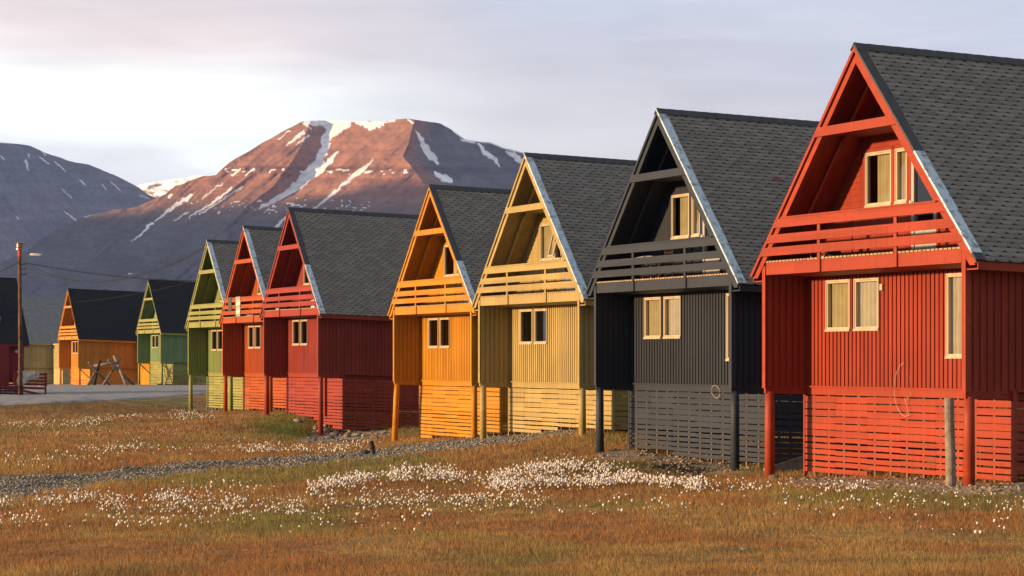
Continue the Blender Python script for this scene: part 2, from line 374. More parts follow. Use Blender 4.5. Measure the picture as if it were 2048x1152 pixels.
def build_cotton():
    bands = [ # polyline pixels, half thickness px, count
     ([(620,978),(700,962),(780,948),(900,950),(985,962)],13,620), ([(985,962),(1060,938),(1150,930),(1240,940),(1280,952)],13,620),
     ([(980,968),(1100,962),(1250,962),(1400,970)],9,620), ([(1180,950),(1280,955),(1400,965)],8,200),([(590,1010),(680,1000),(790,995),(950,999),(1090,1000)],12,640),
     ([(0,1003),(120,996),(200,991)],7,300), ([(200,1004),(330,1000),(420,1004),(600,1014)],15,820),([(0,1040),(150,1042),(330,1040),(500,1030)],12,210),
     ([(330,985),(450,972),(560,975)],12,80),([(600,1035),(750,1030),(950,1018)],14,110),([(1400,968),(1500,974),(1620,974),(1740,976)],6,260),
     ([(1640,974),(1850,992),(2060,986)],12,60),([(1080,1018),(1300,1012),(1600,1004),(1800,1008)],18,170),([(1700,985),(1900,1000),(2060,1012)],22,90),
     ([(1780,1045),(1850,1040),(1900,1055),(2010,1050)],14,34),([(0,846),(100,846),(200,838),(300,829),(400,823)],5,520),([(300,838),(430,830)],4,150),
     ([(80,852),(200,848)],5,60),([(110,862),(300,866),(400,860)],10,70),([(0,925),(120,915),(250,905)],14,110),([(150,900),(230,893),(295,890)],6,100),
     ([(300,897),(430,898),(560,890)],7,90),([(480,897),(560,895),(640,898)],5,220),([(640,893),(700,889),(745,884)],4,110),([(640,902),(700,898)],3,40),([(800,930),(900,938)],8,30),([(450,880),(550,888)],10,20),([(500,1060),(900,1050)],14,22)]
    pxs = []; pys = []
    for pl, th, n in bands:
        pl = np.array(pl, float); seg = np.hypot(*(pl[1:]-pl[:-1]).T); cum = np.r_[0, np.cumsum(seg)]; t = rng.uniform(0, cum[-1], int(n*2.6))
        x = np.interp(t, cum, pl[:,0]); y = np.interp(t, cum, pl[:,1]); q = vnoise(x*.03, y*.12, 5); k = rng.random(len(x)) < (.25+.75*ss(.3,.6,q))
        n = int(n*(1.5 if th in (13, 9, 8) else .6)); x = x[k][:n]; y = y[k][:n]; pxs.append(x+rng.normal(0, 6, len(x))); pys.append(y+np.clip(rng.normal(0, th*.55, len(x)), -th*1.6, th*1.6))
    px = np.concatenate(pxs); py = np.concatenate(pys); X, Y = hit(px, py); ok = ~np.isnan(Y); X = X[ok]; Y = Y[ok]; n = len(X)
    s = (.0105+.015*rng.random(n)**2)*np.clip(Y/48, .9, 1.35); hh = .10+.12*rng.random(n)
    px2 = CX+X/Y*F; py2 = HZ-ground(X, Y, False)*F/Y + .15*F/Y; X2, Y2 = hit(px2, py2); ok = ~np.isnan(Y2); X = np.where(ok, X2, X); Y = np.where(ok, Y2, Y); g = ground(X, Y)
    P3 = np.stack([X+rng.normal(0,.02,n), Y, g+hh], -1); V, Fq = blobs(P3, np.stack([s, s, s*1.15], -1), .16)
    c = np.repeat(np.array([.80,.77,.70])*(.75+.3*rng.random(n)[:,None]), len(BF), 0)
    m = attrmat('cotton', 1.0, spec=0)
    w = .003*np.clip(Y/40, 1, 2.5); SV3 = np.empty((n,3,3)); SV3[:,0] = np.stack([X-w, Y, g], -1); SV3[:,1] = np.stack([X+w, Y, g], -1); SV3[:,2] = P3
    V2 = np.r_[V, SV3.reshape(-1,3)]; F2 = np.r_[Fq, np.arange(3*n).reshape(-1,3)+len(V)]; c = np.r_[c, np.tile([.12,.10,.04], (n,1))]
    tag(mesh_np('cotton_grass', V2, F2, m, c), 'white cotton grass heads drifting in bands over the field', 'cotton grass', kind='stuff')
build_cotton()

# ------------------------------------------------------------------ houses
def slats_ok(p): return p
class House:
    def __init__(s, loc, ang, label, cat_label, paintc, trim=None, L=10.0, roof='shingle', group=None, dark=False, name='timber_house'):
        s.loc = Vector(loc); s.ang = ang; s.L = L
        s.e = empty(name, s.loc, -ang, label=label, cat='house', group=group)
        s.p = paint('paint_'+cat_label, paintc); s.t = paint('trim_'+cat_label, trim or paintc, .6, .14, 'h')
        s.roof = roof
    def world(s, u, v):
        c, n = math.cos(s.ang), math.sin(s.ang)
        return s.loc.x+u*c+v*n, s.loc.y-u*n+v*c
    def ground_w(s, u, v):
        x, y = s.world(u, v); return gz(x, y)-s.loc.z - SU*u - SV*v
    def part(s, mb, name, mat, parent=None, **k): return mb.shear().build(name, mat, parent or s.e, **k)

def roof_w(u, off=0):            # height of the outer roof plane over u, lowered by off (vertical)
    return HP - SLOPE*abs(u-W/2) - off
def roof_half(w, off=0): return (HP-off-w)/SLOPE      # half width of the roof outline at height w
COS = 1/math.sqrt(1+SLOPE**2)

def corr(mb, axis, a0, a1, plane, sgn, w0, w1, holes=(), pitch=.16, groove=.045, dep=.022, mi=0):
    """vertical board cladding as real relief; axis 'u' or 'v'"""
    bps = set([a0, a1]); k = a0
    prof = []
    while k < a1-1e-6:
        prof.append((k, min(k+pitch-groove, a1), dep)); 
        if k+pitch-groove < a1: prof.append((k+pitch-groove, min(k+pitch, a1), 0))
        k += pitch
    def pt(a, d, w): 
        return (a, plane+sgn*d, w) if axis == 'u' else (plane+sgn*d, a, w)
    segs = []
    for x0, x1, d in prof:
        cuts = [x0, x1]+[h for H_ in holes for h in H_[:2] if x0 < h < x1]; cuts.sort()
        segs += [(cuts[i], cuts[i+1], d) for i in range(len(cuts)-1)]
    last = None
    for x0, x1, d in segs:
        mid = (x0+x1)/2; rngs = [(w0, w1)]
        for h0, h1, hz0, hz1 in holes:
            if h0 <= mid <= h1:
                nr = []
                for a, b in rngs:
                    if hz0 > a: nr.append((a, min(b, hz0)))
                    if hz1 < b: nr.append((max(a, hz1), b))
                rngs = nr
        for a, b in rngs:
            if b-a < 1e-4: continue
            mb.add([pt(x0,d,a), pt(x1,d,a), pt(x1,d,b), pt(x0,d,b)], [(0,1,2,3)], mi)
            if last is not None and abs(last-d) > 1e-6:
                mb.add([pt(x0,last,a), pt(x0,d,a), pt(x0,d,b), pt(x0,last,b)], [(0,1,2,3)], mi)
        last = d

WIN_LOW = [(.88,1.88,1.25,2.33),(2.04,3.03,1.25,2.33)]
WIN_TALL = (5.54,6.56,.67,2.33)
WIN_UP1 = (2.50,3.52,3.82,4.95); WIN_UP2 = (3.66,4.12,3.83,4.95); DOOR = (4.28,5.20,2.74,4.86)

def make_window(H, r, curtain=1.0, v=D, open_sash=False, label=None):
    u0, u1, w0, w1 = r; t = .03
    f = MB(); y0, y1 = v-.045, v+.07
    f.box(u0,u1,y0,y1,w1-t,w1); f.box(u0,u1,y0-.015,y1,w0,w0+t); f.box(u0,u0+t,y0,y1,w0+t,w1-t); f.box(u1-t,u1,y0,y1,w0+t,w1-t)
    f.box(u0-.012,u1+.012,v-.062,v-.02,w0-.022,w0-.002)
    win = H.part(f, 'window', M['frame'])
    s = MB(); a0, a1, b0, b1 = u0+t+.004, u1-t-.004, w0+t+.004, w1-t-.004; st = .034
    if open_sash:
        return win
    ys0, ys1 = v-.03, v+.045
    s.box(a0,a1,ys0,ys1,b1-st,b1); s.box(a0,a1,ys0,ys1,b0,b0+st); s.box(a0,a0+st,ys0,ys1,b0+st,b1-st); s.box(a1-st,a1,ys0,ys1,b0+st,b1-st)
    H.part(s, 'sash', M['frame'], win)
    g = MB(); g.add([(a0+st,v+.012,b0+st),(a1-st,v+.012,b0+st),(a1-st,v+.012,b1-st),(a0+st,v+.012,b1-st)],[(0,1,2,3)]); H.part(g, 'pane', M['glass'], win)
    if curtain:
        c = MB(); n = 44; full = curtain >= 1
        rng_ = [(u0+.02, u1-.02)] if full else ([(u0+(u1-u0)*(1-curtain), u1-.02)])
        for c0, c1 in rng_:
            vs = []; fs = []
            for i in range(n+1):
                x = c0+(c1-c0)*i/n; d = .075+.022*math.sin(i*.85+.3*math.sin(i*.21))
                vs += [(x, v+d, w0+.02), (x, v+d+.004*math.sin(i), w1-.02)]
            for i in range(n): fs.append((2*i, 2*i+2, 2*i+3, 2*i+1))
            c.add(vs, fs)
        H.part(c, 'curtain', M['curtain'], win, smooth=True)
    return win

def shingles(H, L, flash, red=()):
    o = 0.07; S = math.hypot(W/2+OE, HP-EZ); E_ = .132; w_ = .30
    dirs = {1: ((-1/math.hypot(1,SLOPE)), SLOPE/math.hypot(1,SLOPE)), -1: ((1/math.hypot(1,SLOPE)), SLOPE/math.hypot(1,SLOPE))}
    V = []; Fq = []; C = []
    for side in (1, -1):
        eu = W+OE if side > 0 else -OE; du, dw = dirs[side]; nu, nw = (side*dw, abs(du))
        def pt(r, s_, n): return (eu+du*s_+nu*n, r, EZ+dw*s_+nw*n + SU*(eu+du*s_+nu*n)+SV*r)
        rows = int(S/E_)+1
        for j in range(rows):
            s0 = j*E_; r = -o + (w_/2 if j % 2 else 0) - w_/2
            while r < L+.3:
                a, b = max(r, -o), min(r+w_, L+.3)
                if b-a > .02:
                    s1 = min(s0+E_*1.02, S); k = len(V); jn = random.uniform(-.003, .003); nb = .011+jn*.5; nt_ = .007; ins = w_*.24
                    pts = [(a, s1, nt_), (a, min(s0+E_*.42, s1), nb-.002), (min(a+ins, b), s0, nb), (max(b-ins, a), s0, nb), (b, min(s0+E_*.42, s1), nb-.002), (b, s1, nt_)]
                    V += [pt(*q) for q in pts]+[pt(q[0], q[1], 0) for q in pts[1:5]]
                    if random.random() < .02: pass
                    g = .25*(1+random.uniform(-.17,.17)); col = (g*1.03, g*1.0, g*.90)
                    for (rr, sr) in red:
                        if abs(r-rr) < w_*.5 and abs(s0-sr) < E_*.5 and side > 0: col = (.30,.11,.11)
                    top = (k, k+1, k+4, k+5); hexb = (k+1, k+2, k+3, k+4)
                    ed = [(k+1, k+6, k+7, k+2), (k+2, k+7, k+8, k+3), (k+3, k+8, k+9, k+4)]
                    fs = [top, hexb]+ed
                    if side < 0: fs = [tuple(reversed(q)) for q in fs]
                    Fq += fs; C += [col, col]+[(.05,.05,.05)]*3
                r += w_
    ob = mesh_np('shingle_covering', V, Fq, M['shingle'], np.array(C)); ob.parent = H.e
    ob.name = 'shingles'
    # flashing strips on the right verge
    S0 = S
    def strip(name, mat, s0, s1, side=1, wid=.20):
        mb = MB(); eu = W+OE if side > 0 else -OE; du, dw = dirs[side]; nu, nw = (side*dw, abs(du))
        def pt(r, s_, n): return (eu+du*s_+nu*n, r, EZ+dw*s_+nw*n)
        n = max(2, int((s1-s0)/.9)); 
        for i in range(n):
            a = s0+(s1-s0)*i/n; b = s0+(s1-s0)*(i+1)/n+.03; lo = .030+.004*(n-i); r1 = -o+wid+random.uniform(-.015,.015)
            vs = [pt(-o-.03,a,lo-.05),pt(-o-.03,b,lo-.05),pt(-o-.03,a,lo),pt(-o-.03,b,lo),pt(r1,a,lo),pt(r1,b,lo),pt(r1,a,lo-.03),pt(r1,b,lo-.03)]
            mb.add(vs, [(0,1,3,2),(2,3,5,4),(4,5,7,6),(0,2,4,6),(1,7,5,3)])
        H.part(mb, name, mat, ob)
    return ob, strip, S

def make_house(H, flash=(0,1), curtains=(1,1,1,1,1), red=(), skirt_drop=(), upper_glass=True, posts=True, open_up=False, brace=False, posts_cfg=(.12, .12)):
    L = H.L; p, t = H.p, H.t
    # --- lower walls (U-shaped wings around the recess)
    mb = MB()
    corr(mb, 'v', 0, L, W, 1, 0, 2.56); corr(mb, 'v', 0, L, 0, -1, 0, 2.56)
    corr(mb, 'v', .02, D, W-.09, -1, .0, 2.42); corr(mb, 'v', .02, D, .09, 1, .0, 2.42)
    holes = WIN_LOW+[WIN_TALL]
    corr(mb, 'u', .09, W-.09, D, -1, .06, 2.6, holes, pitch=.158, groove=.05, dep=.026)
    corr(mb, 'u', 0, W, L, 1, 0, 2.7)
    mb.box(.03, W-.03, D+.05, L-.03, -.10, -.01)                        # sub floor
    mb.box(0, .09, 0, D, -.14, -.002); mb.box(W-.09, W, 0, D, -.14, -.002)   # beams carrying the wings
    mb.box(W-.14, W-.002, D, L, -.14, -.104); mb.box(.002, .14, D, L, -.14, -.104)
    mb.box(.09, W-.09, .06, D-.03, 2.42, 2.46)                          # soffit under the balcony
    wall = H.part(mb, 'wall', p)
    # --- upper recessed gable wall, horizontal lap boards
    mb = MB(); b = .135; w = 2.74
    ups = [WIN_UP1, WIN_UP2, DOOR]
    while w < 6.5:
        wt = min(w+b, 6.55); hw = roof_half(wt-.03, .20); hb = roof_half(w, .20); segs = [(W/2-hb, W/2+hb)]
        for h0, h1, z0, z1 in ups:
            if w+b*.5 > z0 and w+b*.5 < z1:
                ns = []
                for a, c in segs:
                    if h0 > a: ns.append((a, min(c, h0)))
                    if h1 < c: ns.append((max(a, h1), c))
                segs = ns
        for a, c in segs:
            al = max(a, W/2-hw) if a < W/2-hw+.3 and a <= W/2-hb+.01 else a
            cl = min(c, W/2+hw) if c >= W/2+hb-.01 else c
            if c-a > .02: mb.add([(a, D-.022, w), (c, D-.022, w), (cl, D-.004, wt), (al, D-.004, wt), (a, D+.0, w), (c, D+.0, w)], [(0,1,2,3),(0,4,5,1)])
        w += b
    H.part(mb, 'gable_wall', p)
    mb = MB(); mb.prism_v([(0,2.7),(W,2.7),(W/2+.02,roof_w(W/2,.2)),(W/2-.02,roof_w(W/2,.2))], L-.06, L)
    H.part(mb, 'rear_gable', p)
    # --- balcony
    mb = MB(); bal = MB(); bal.box(.12, W-.13, -.012, .03, 2.42, 2.685)
    balo = H.part(bal, 'balcony', t)
    deck = MB(); k = .1
    while k < W-.2: deck.box(k, k+.115, -.02, D-.03, 2.688, 2.722); k += .148
    H.part(deck, 'decking', M['rawwood'], balo)
    def rail(w0, w1):
        q = MB(); h0 = roof_half(w0, .13); h1 = roof_half(w1, .13)
        q.prism_v([(W/2-h0, w0), (W/2+h0, w0), (W/2+h1, w1), (W/2-h1, w1)], -.085, -.052)
        H.part(q, 'rail', t, balo)
    for a, c in ((3.41,3.60),(3.09,3.27),(2.82,3.0)): rail(a, c)
    cap = MB(); h0 = roof_half(3.64, .2); cap.box(W/2-h0, W/2+h0, -.10, .03, 3.603, 3.635); H.part(cap, 'handrail', t, balo)
    for u in (2.41, 5.38):
        q = MB(); q.box(u-.055, u+.055, -.05, -.014, 2.42, 3.6); H.part(q, 'baluster', t, balo)
    # --- rafters, collar beam, bargeboards
    g = MB(); th = .33
    for sg in (-1, 1):
        def X(a): return W/2+sg*a
        def band(o0, o1, y0, y1, wl0):
            a0 = roof_half(wl0, o0); pts = [(X(a0), wl0), (X(0), HP-o0), (X(0), HP-o1), (X(roof_half(wl0, o1)), wl0)]
            if sg > 0: pts = pts[::-1]
            g.prism_v(pts[::-1] , y0, y1)
        band(.165, .36, -.045, .055, 2.36)
    go = H.part(g, 'rafter', t)
    for sg in (-1, 1):
        v_ = MB()
        a0 = roof_half(2.40, .015); pts = [(W/2+sg*a0, 2.40), (W/2, HP-.015), (W/2, HP-.125), (W/2+sg*roof_half(2.40,.125), 2.40)]
        if sg > 0: pts = pts[::-1]
        v_.prism_v(pts[::-1], -.085, -.02)
        H.part(v_, 'bargeboard', t)
    c = MB(); h0 = roof_half(5.22,.11); h1 = roof_half(5.41,.11); c.prism_v([(W/2-h0,5.22),(W/2+h0,5.22),(W/2+h1,5.41),(W/2-h1,5.41)], -.088, -.048)
    H.part(c, 'collar_beam', t)
    c = MB(); h0 = roof_half(5.30,.25); c.box(W/2-h0, W/2+h0, .06, D-.03, 5.28, 5.31); H.part(c, 'ceiling_board', t)
    # --- roof
    r = MB()
    for sg in (-1, 1):
        a0 = W/2+OE; n_ = .17
        pts = [(W/2+sg*a0, EZ), (W/2, HP), (W/2, HP-n_), (W/2+sg*(a0-.0), EZ-n_+.05)]
        pts = [(W/2+sg*a0, EZ), (W/2, HP), (W/2, HP-.16), (W/2+sg*(a0-.10), EZ-.05)]
        if sg > 0: pts = pts[::-1]
        b0 = len(r.f); r.prism_v(pts[::-1], .06, L+.3, 1)
        r.m[b0+3 if sg > 0 else b0+3] = 1
    for sg in (-1, 1):                                              # rafters seen inside the open gable
        for vv in (.52,):
            pts = [(W/2+sg*roof_half(2.8,.18), 2.8), (W/2, HP-.18), (W/2, HP-.34), (W/2+sg*roof_half(2.8,.34), 2.8)]
            if sg > 0: pts = pts[::-1]
            r.prism_v(pts[::-1], vv, vv+.06, 1)
    ro = H.part(r, 'roof', [M['felt'] if H.roof != 'grey' else M['feltgrey'], p])
    # plain top sheet of felt just above the boards
    for sg in (-1, 1):
        sh = MB(); nx, nz = sg*SLOPE*COS*.012, COS*.012
        a = (W/2+sg*(W/2+OE)+nx, -.07, EZ+nz); b_ = (W/2+nx*0, -.07, HP+.016); c_ = (W/2, L+.31, HP+.016); d_ = (W/2+sg*(W/2+OE)+nx, L+.31, EZ+nz)
        if H.roof == 'shingle': a, b_, c_, d_ = [(q[0]-nx*.6, q[1], q[2]-nz*.6) for q in (a, b_, c_, d_)]
        sh.add([a, b_, c_, d_], [(0,1,2,3) if sg < 0 else (0,3,2,1)])
        H.part(sh, 'roof_felt', M['felt'] if H.roof != 'grey' else M['feltgrey'], ro)
    if H.roof == 'shingle':
        ob, strip, S = shingles(H, L, flash, red); ob.parent = ro
        if flash:
            s0, s1 = flash; strip('flashing', M['flash'], S*(1-s1), S*(1-s0))
            if s0 > .02: strip('dark_flashing', M['flashdark'], S*(1-s0)+.03, S)
            if s1 < .98: strip('dark_flashing', M['flashdark'], 0, S*(1-s1)-.03)
        cp = MB(); k = -.09
        while k < L+.2:
            for sg in (-1, 1):
                cp.add([(W/2, k, HP+.060), (W/2, k+.36, HP+.052), (W/2+sg*.15, k+.36, HP+.052-.15*SLOPE), (W/2+sg*.15, k, HP+.060-.15*SLOPE)], [(0,1,2,3) if sg < 0 else (0,3,2,1)])
            cp.add([(W/2, k, HP+.060), (W/2-.15, k, HP+.060-.15*SLOPE), (W/2, k, HP-.01), (W/2+.15, k, HP+.060-.15*SLOPE)], [(0,1,2,3)])
            k += .33
        H.part(cp, 'ridge_cap', M['flashdark'], ro)
    else:
        fl = MB()
        for sg in (-1, 1):
            pts = [(W/2+sg*(W/2+OE+.03), EZ+.0), (W/2, HP+.05), (W/2, HP-.03), (W/2+sg*(W/2+OE-.02), EZ-.04)]
            if sg > 0: pts = pts[::-1]
            fl.prism_v(pts[::-1], -.10, -.087); 
        H.part(fl, 'flashing', M['flashdark'], ro)
    # eaves box
    for sg in (-1, 1):
        e = MB(); x0, x1 = (W+.025, W+OE-.06) if sg > 0 else (-OE+.06, -.025)
        e.box(x0, x1, .0, L+.2, EZ-.16, EZ-.13); xf = W+OE-.06 if sg > 0 else -OE+.03
        e.box(xf, xf+.03, -.02, L+.25, EZ-.16, EZ+.015 if True else 0)
        H.part(e, 'eaves', t)
    # --- corner boards and posts
    for u0, u1 in ((-.035, .10), (W-.10, W+.035)):
        q = MB(); q.box(u0, u1, -.025, -.001, -.03, 2.62); q.box(u0 if u0 < 1 else W+.001, 0-.001 if u0 < 1 else u1, 0, .10, 0, 2.40); H.part(q, 'corner_board', t)
    for i, uc in enumerate((0.04, W-.06)):
        q = MB(); gwd = H.ground_w(uc, .12); r0 = .105; tilt = posts_cfg[i]-.12
        q.tube([(uc, .12, -.10), (uc+tilt*.3, .12, -.6), (uc+tilt, .12, gwd-.2)], r0*.95, 14, r1=r0*1.08)
        H.part(q, 'support_post', t, smooth=True)
        br = MB(); br.box(uc-.05, uc+.05, .03, .21, -.155, -.142); H.part(br, 'post_plate', t)
    # --- slatted skirting
    sk = MB(); sk.box(-.06, W+.09, D-.075, D+.02, .022, .056); sk.box(-.05, W+.05, D-.03, D-.002, -.135, .02)
    def boards(axis, a0, a1, plane, thick, dropk):
        seg = 1.3; k = a0
        while k < a1-.01:
            k1 = min(k+seg, a1); gm = H.ground_w(*( ((k+k1)/2, D) if axis == 'u' else (plane, (k+k1)/2)))+dropk
            w = -.16; i = 0
            while w-.12 > gm and i < 24:
                bh = .13 if w > -1.05 else .098; gap = .019 if w > -1.05 else .034
                dz = math.sin(k*3.1+i*1.7)*.006+math.sin(k*9.7+i*5.3)*.003; vv = (i % 3)*.0015
                if axis == 'u': sk.box(k, k1-.004, plane-thick/2-vv, plane+thick/2, w-bh+dz, w+dz)
                else: sk.box(plane-thick/2, plane+thick/2+vv, k, k1-.004, w-bh+dz, w+dz)
                w -= bh+gap; i += 1
            k = k1
    boards('u', -.04, W+.04, D-.014, .022, .0)
    boards('v', D+.01, L, W+.055, .022, .0); boards('v', D+.01, L, -.055, .022, .0)
    bt = sk; n0 = len(sk.f); k = .3
    while k < W: bt.box(k, k+.06, D+.0, D+.05, max(-2.7, H.ground_w(k, D)-.1), -.14); k += .62
    k = D+.5
    while k < L: bt.box(W-.02, W+.04, k, k+.06, max(-2.7, H.ground_w(W, k)-.1), -.14); bt.box(-.04, .02, k, k+.06, max(-2.7, H.ground_w(0, k)-.1), -.14); k += .8
    sk.m[n0:] = [1]*(len(sk.f)-n0)
    H.part(sk, 'slatted_skirting', [t, M['batten']])
    for u0 in (-.075, W+.035):
        q = MB(); gb = H.ground_w(u0, D); q.box(u0, u0+.055, D-.04, D+.04, gb+.03, .018); H.part(q, 'skirting_corner', t)
    lg = MB(); lg.box(W+.03, W+.12, D+.025, L, .022, .05); H.part(lg, 'skirting_ledge', t)
    # --- windows
    make_window(H, WIN_LOW[0], curtains[0]); make_window(H, WIN_LOW[1], curtains[1]); make_window(H, WIN_TALL, curtains[2])
    make_window(H, WIN_UP1, curtains[3]); make_window(H, WIN_UP2, curtains[4], open_sash=open_up)
    if open_up:
        s = MB(); u0, u1, w0, w1 = WIN_UP2; s.v = []; t_ = .05
        s.box(0,.44,-.02,.02,w1-w0-.11-t_,w1-w0-.11); s.box(0,.44,-.02,.02,0,t_); s.box(0,t_,-.02,.02,t_,w1-w0-.11-t_); s.box(.44-t_,.44,-.02,.02,t_,w1-w0-.11-t_)
        an = R(14); s.v = [(x, y*math.cos(an)-(1.0-z)*math.sin(an), w0+.055+z) for x, y, z in s.v]
        an = R(0); s.v = [(u0+.06+x, D-.06+y*1.0, z) for x, y, z in s.v]
        so = H.part(s, 'open_sash', M['frame'])
        g_ = MB(); g_.add([(u0+.11, D-.06-(1-.05)*math.sin(R(14)), w0+.1), (u0+.45, D-.06-(1-.05)*math.sin(R(14)), w0+.1), (u0+.45, D-.06-.1*math.sin(R(14)), w1-.11), (u0+.11, D-.06-.1*math.sin(R(14)), w1-.11)], [(0,1,2,3)])
        H.part(g_, 'pane', M['glass'], so)
    # trim boards round the upper openings
    tr = MB()
    tr.box(WIN_UP1[0]-.10, WIN_UP1[0]-.004, D-.045, D-.024, 3.70, 5.02)
    tr.box(WIN_UP1[1]+.004, WIN_UP2[0]-.004, D-.045, D-.003, 2.76, 5.02); tr.box(WIN_UP2[1]+.004, DOOR[0]-.004, D-.045, D-.003, 2.76, 5.02)
    tr.box(WIN_UP1[0]-.004, WIN_UP2[1], D-.045, D-.024, 4.952, 5.02); tr.box(DOOR[1]+.004, DOOR[1]+.08, D-.045, D-.024, 2.74, 4.6)
    tr.box(1.9, 1.96, D-.04, D-.02, 2.74, 3.68)
    H.part(tr, 'window_trim', p)
    # balcony door
    d = MB(); u0, u1, w0, w1 = DOOR; d.box(u0, u0+.10, D-.045, D+.05, w0, w1); d.box(u1-.10, u1, D-.045, D+.05, w0, w1); d.box(u0+.10, u1-.10, D-.045, D+.05, w1-.1, w1)
    d.box(u0+.10, u1-.10, D-.035, D+.03, w0, w0+.10); d.box(u0+.10, u1-.10, D-.020, D+.03, w0+.10, w0+.37); d.box(u0+.10, u1-.10, D-.035, D+.03, w0+.37, w0+.43); d.box(u0+.1, u1-.1, D-.022, D+.03, w0+.43, w0+.62)
    do = H.part(d, 'door', M['doorw'])
    g_ = MB(); g_.add([(u0+.10,D,w0+.62),(u1-.10,D,w0+.62),(u1-.10,D,w1-.1),(u0+.10,D,w1-.1)],[(0,1,2,3)]); H.part(g_, 'pane', M['glass'], do)
    hd = MB(); hd.tube([(u0+.05, D-.10, w0+.98), (u0+.05, D-.10, w0+1.10)], .016); hd.tube([(u0+.05, D-.045, w0+1.04), (u0+.05, D-.10, w0+1.04)], .012)
    H.part(hd, 'handle', M['metal'], do)
    # dark rooms behind the glass
    it = MB(); it.box(.25, W-.25, D+2.2, D+2.25, 0, 2.6); hw = roof_half(2.75, .25); it.prism_v([(.9,2.75),(W-.9,2.75),(W/2+1.7,4.8),(W/2-1.7,4.8)], D+2.2, D+2.25); it.box(.1, W-.1, D+.03, D+2.2, 2.62, 2.66)
    H.part(it, 'interior_wall', M['interior'])
    return wall

RAW = {'A': [0.10204260048880671, 3.981529022787531, -0.0026050588658195354, -0.010228678442337658], 'B': [0.03369477569250902, 4.190734608037022, -0.0014005300531344704, -0.003179943313293078], 'C': [-0.013277661976461144, 4.365002817354433, -0.0006610852049690485, -0.0006525646823047019], 'D': [-0.04787378158624908, 4.5149490992607495, -9.843224187815159e-05, -0.000817161181478468], 'E': [-0.10051314135765008, 4.679575202076067, 0.0029840562850991454, 0.007710850462043238], 'F': [-0.1171733944350187, 4.7919117044445, 0.002926123729201979, 0.0079415329841323], 'G': [-0.13107208910589285, 4.8885473413656095, 0.0029849476154070373, -0.0007740358418648257]}
def fitted(k):
    lx, ly, lz, dp = RAW[k]; Y = math.exp(ly); return (lx*Y, Y, lz*Y), PHI+dp
GR = 'gabled timber houses standing in rows'
def HH(k, lab, nm, col, trim=None, **kw):
    loc, an = fitted(k); return House(loc, an, lab, nm, col, trim, group=GR, **kw)
HO = {}
HO['A'] = HH('A', 'bright red gabled house nearest the camera, right edge cut off by the frame', 'bright_red', (.39,.042,.012), (.47,.064,.022))
HO['B'] = HH('B', 'black gabled house between the bright red and the pale yellow one', 'black', (.027,.035,.048), (.042,.055,.076))
HO['C'] = HH('C', 'pale yellow gabled house between the black house and the orange-yellow house', 'pale_yellow', (.54,.41,.145), (.56,.42,.15))
HO['D'] = HH('D', 'orange-yellow gabled house in the near row, left of the pale yellow house', 'orange_yellow', (.68,.30,.006), (.74,.31,.008))
HO['E'] = HH('E', 'deep red gabled house in mid row with its whole dark red side wall in view', 'deep_red', (.37,.048,.026), (.42,.055,.028))
HO['F'] = HH('F', 'rust orange gabled house with blankets over its balcony rail', 'rust_orange', (.50,.085,.006), (.54,.105,.008))
HO['G'] = HH('G', 'yellow-green gabled house at the far end of the near row', 'yellow_green', (.28,.36,.10), (.39,.41,.11))
make_house(HO['A'], flash=(.52,.97), curtains=(1,1,1,.7,1))
make_house(HO['B'], flash=(.0,1.0), curtains=(1,1,1,.72,1), red=((2.45,3.87),(2.95,3.40)))
make_house(HO['C'], flash=(.0,1.0), curtains=(.25,0,.5,1,0), open_up=True)
make_house(HO['D'], flash=(.62,.95), curtains=(0,0,0,0,0), posts_cfg=(-.18,.12))
make_house(HO['E'], flash=(.55,1.0), curtains=(.4,0,1,.5,0))
make_house(HO['F'], flash=(.0,1.0), curtains=(.6,.5,1,1,0))
make_house(HO['G'], flash=(.0,1.0), curtains=(0,0,1,1,0))
# houses of the far row
def far_house(px_peak, py_peak, Y, lab, nm, col, trim=None, L=10., roof='felt', **kw):
    a = PHI; c, s = math.cos(a), math.sin(a); pk = P(px_peak, py_peak, Y)      # peak at local (W/2, 0, HP)
    loc = (pk.x-W/2*c, pk.y+W/2*s, pk.z-HP-SU*W/2)
    return House(loc, a, lab, nm, col, trim, L=L, roof=roof, group=GR, **kw)
HO['H'] = far_house(137, 577, 219, 'distant orange house with a black roof behind the log frame', 'far_orange', (.85,.36,.035), (.88,.36,.02))
HO['I'] = far_house(298, 559.5, 209, 'distant green house with a black roof right of the distant orange house', 'far_green', (.27,.43,.19), (.42,.43,.13))
HO['J'] = far_house(-8, 591.5, 241, 'distant olive house with a pale grey roof behind the lamp post', 'far_olive', (.66,.58,.27), (.70,.58,.26), roof='grey', L=11)
make_house(HO['H'], curtains=(0,0,0,0,0)); make_house(HO['I'], curtains=(.5,.5,0,0,0)); make_house(HO['J'], curtains=(0,0,0,0,0))
# the far houses have a lower side wing at the back
def wing(H, v0, v1, du, mat):
    mb = MB(); corr(mb, 'u', W+.03, W+du, v0, -1, 0, 2.3); corr(mb, 'v', v0, v1, W+du, 1, 0, 2.3); mb.box(W+.03, W+du+.1, v0-.12, v1, 2.3, 2.42); mb.box(W+.06, W+du, v0+.03, v1, -2.2, 0)
    w = -.03
    while w > -1.95: mb.box(W+.12, W+du+.02, v0-.012, v0+.02, w-.14, w); w -= .16
    H.part(mb, 'side_wing', H.t)
wing(HO['H'], 5.3, 9.5, 4.2, None); wing(HO['J'], 4.7, 10, 4.6, None); wing(HO['I'], 6.5, 9.5, 4.0, None)
for k in 'HI':
    H = HO[k]; mb = MB()
    for u in (.05, W-.12): mb.tube([(u, .06, -.05), (u, D-.03, -.95)], .05, 6)
    H.part(mb, 'brace', H.t)

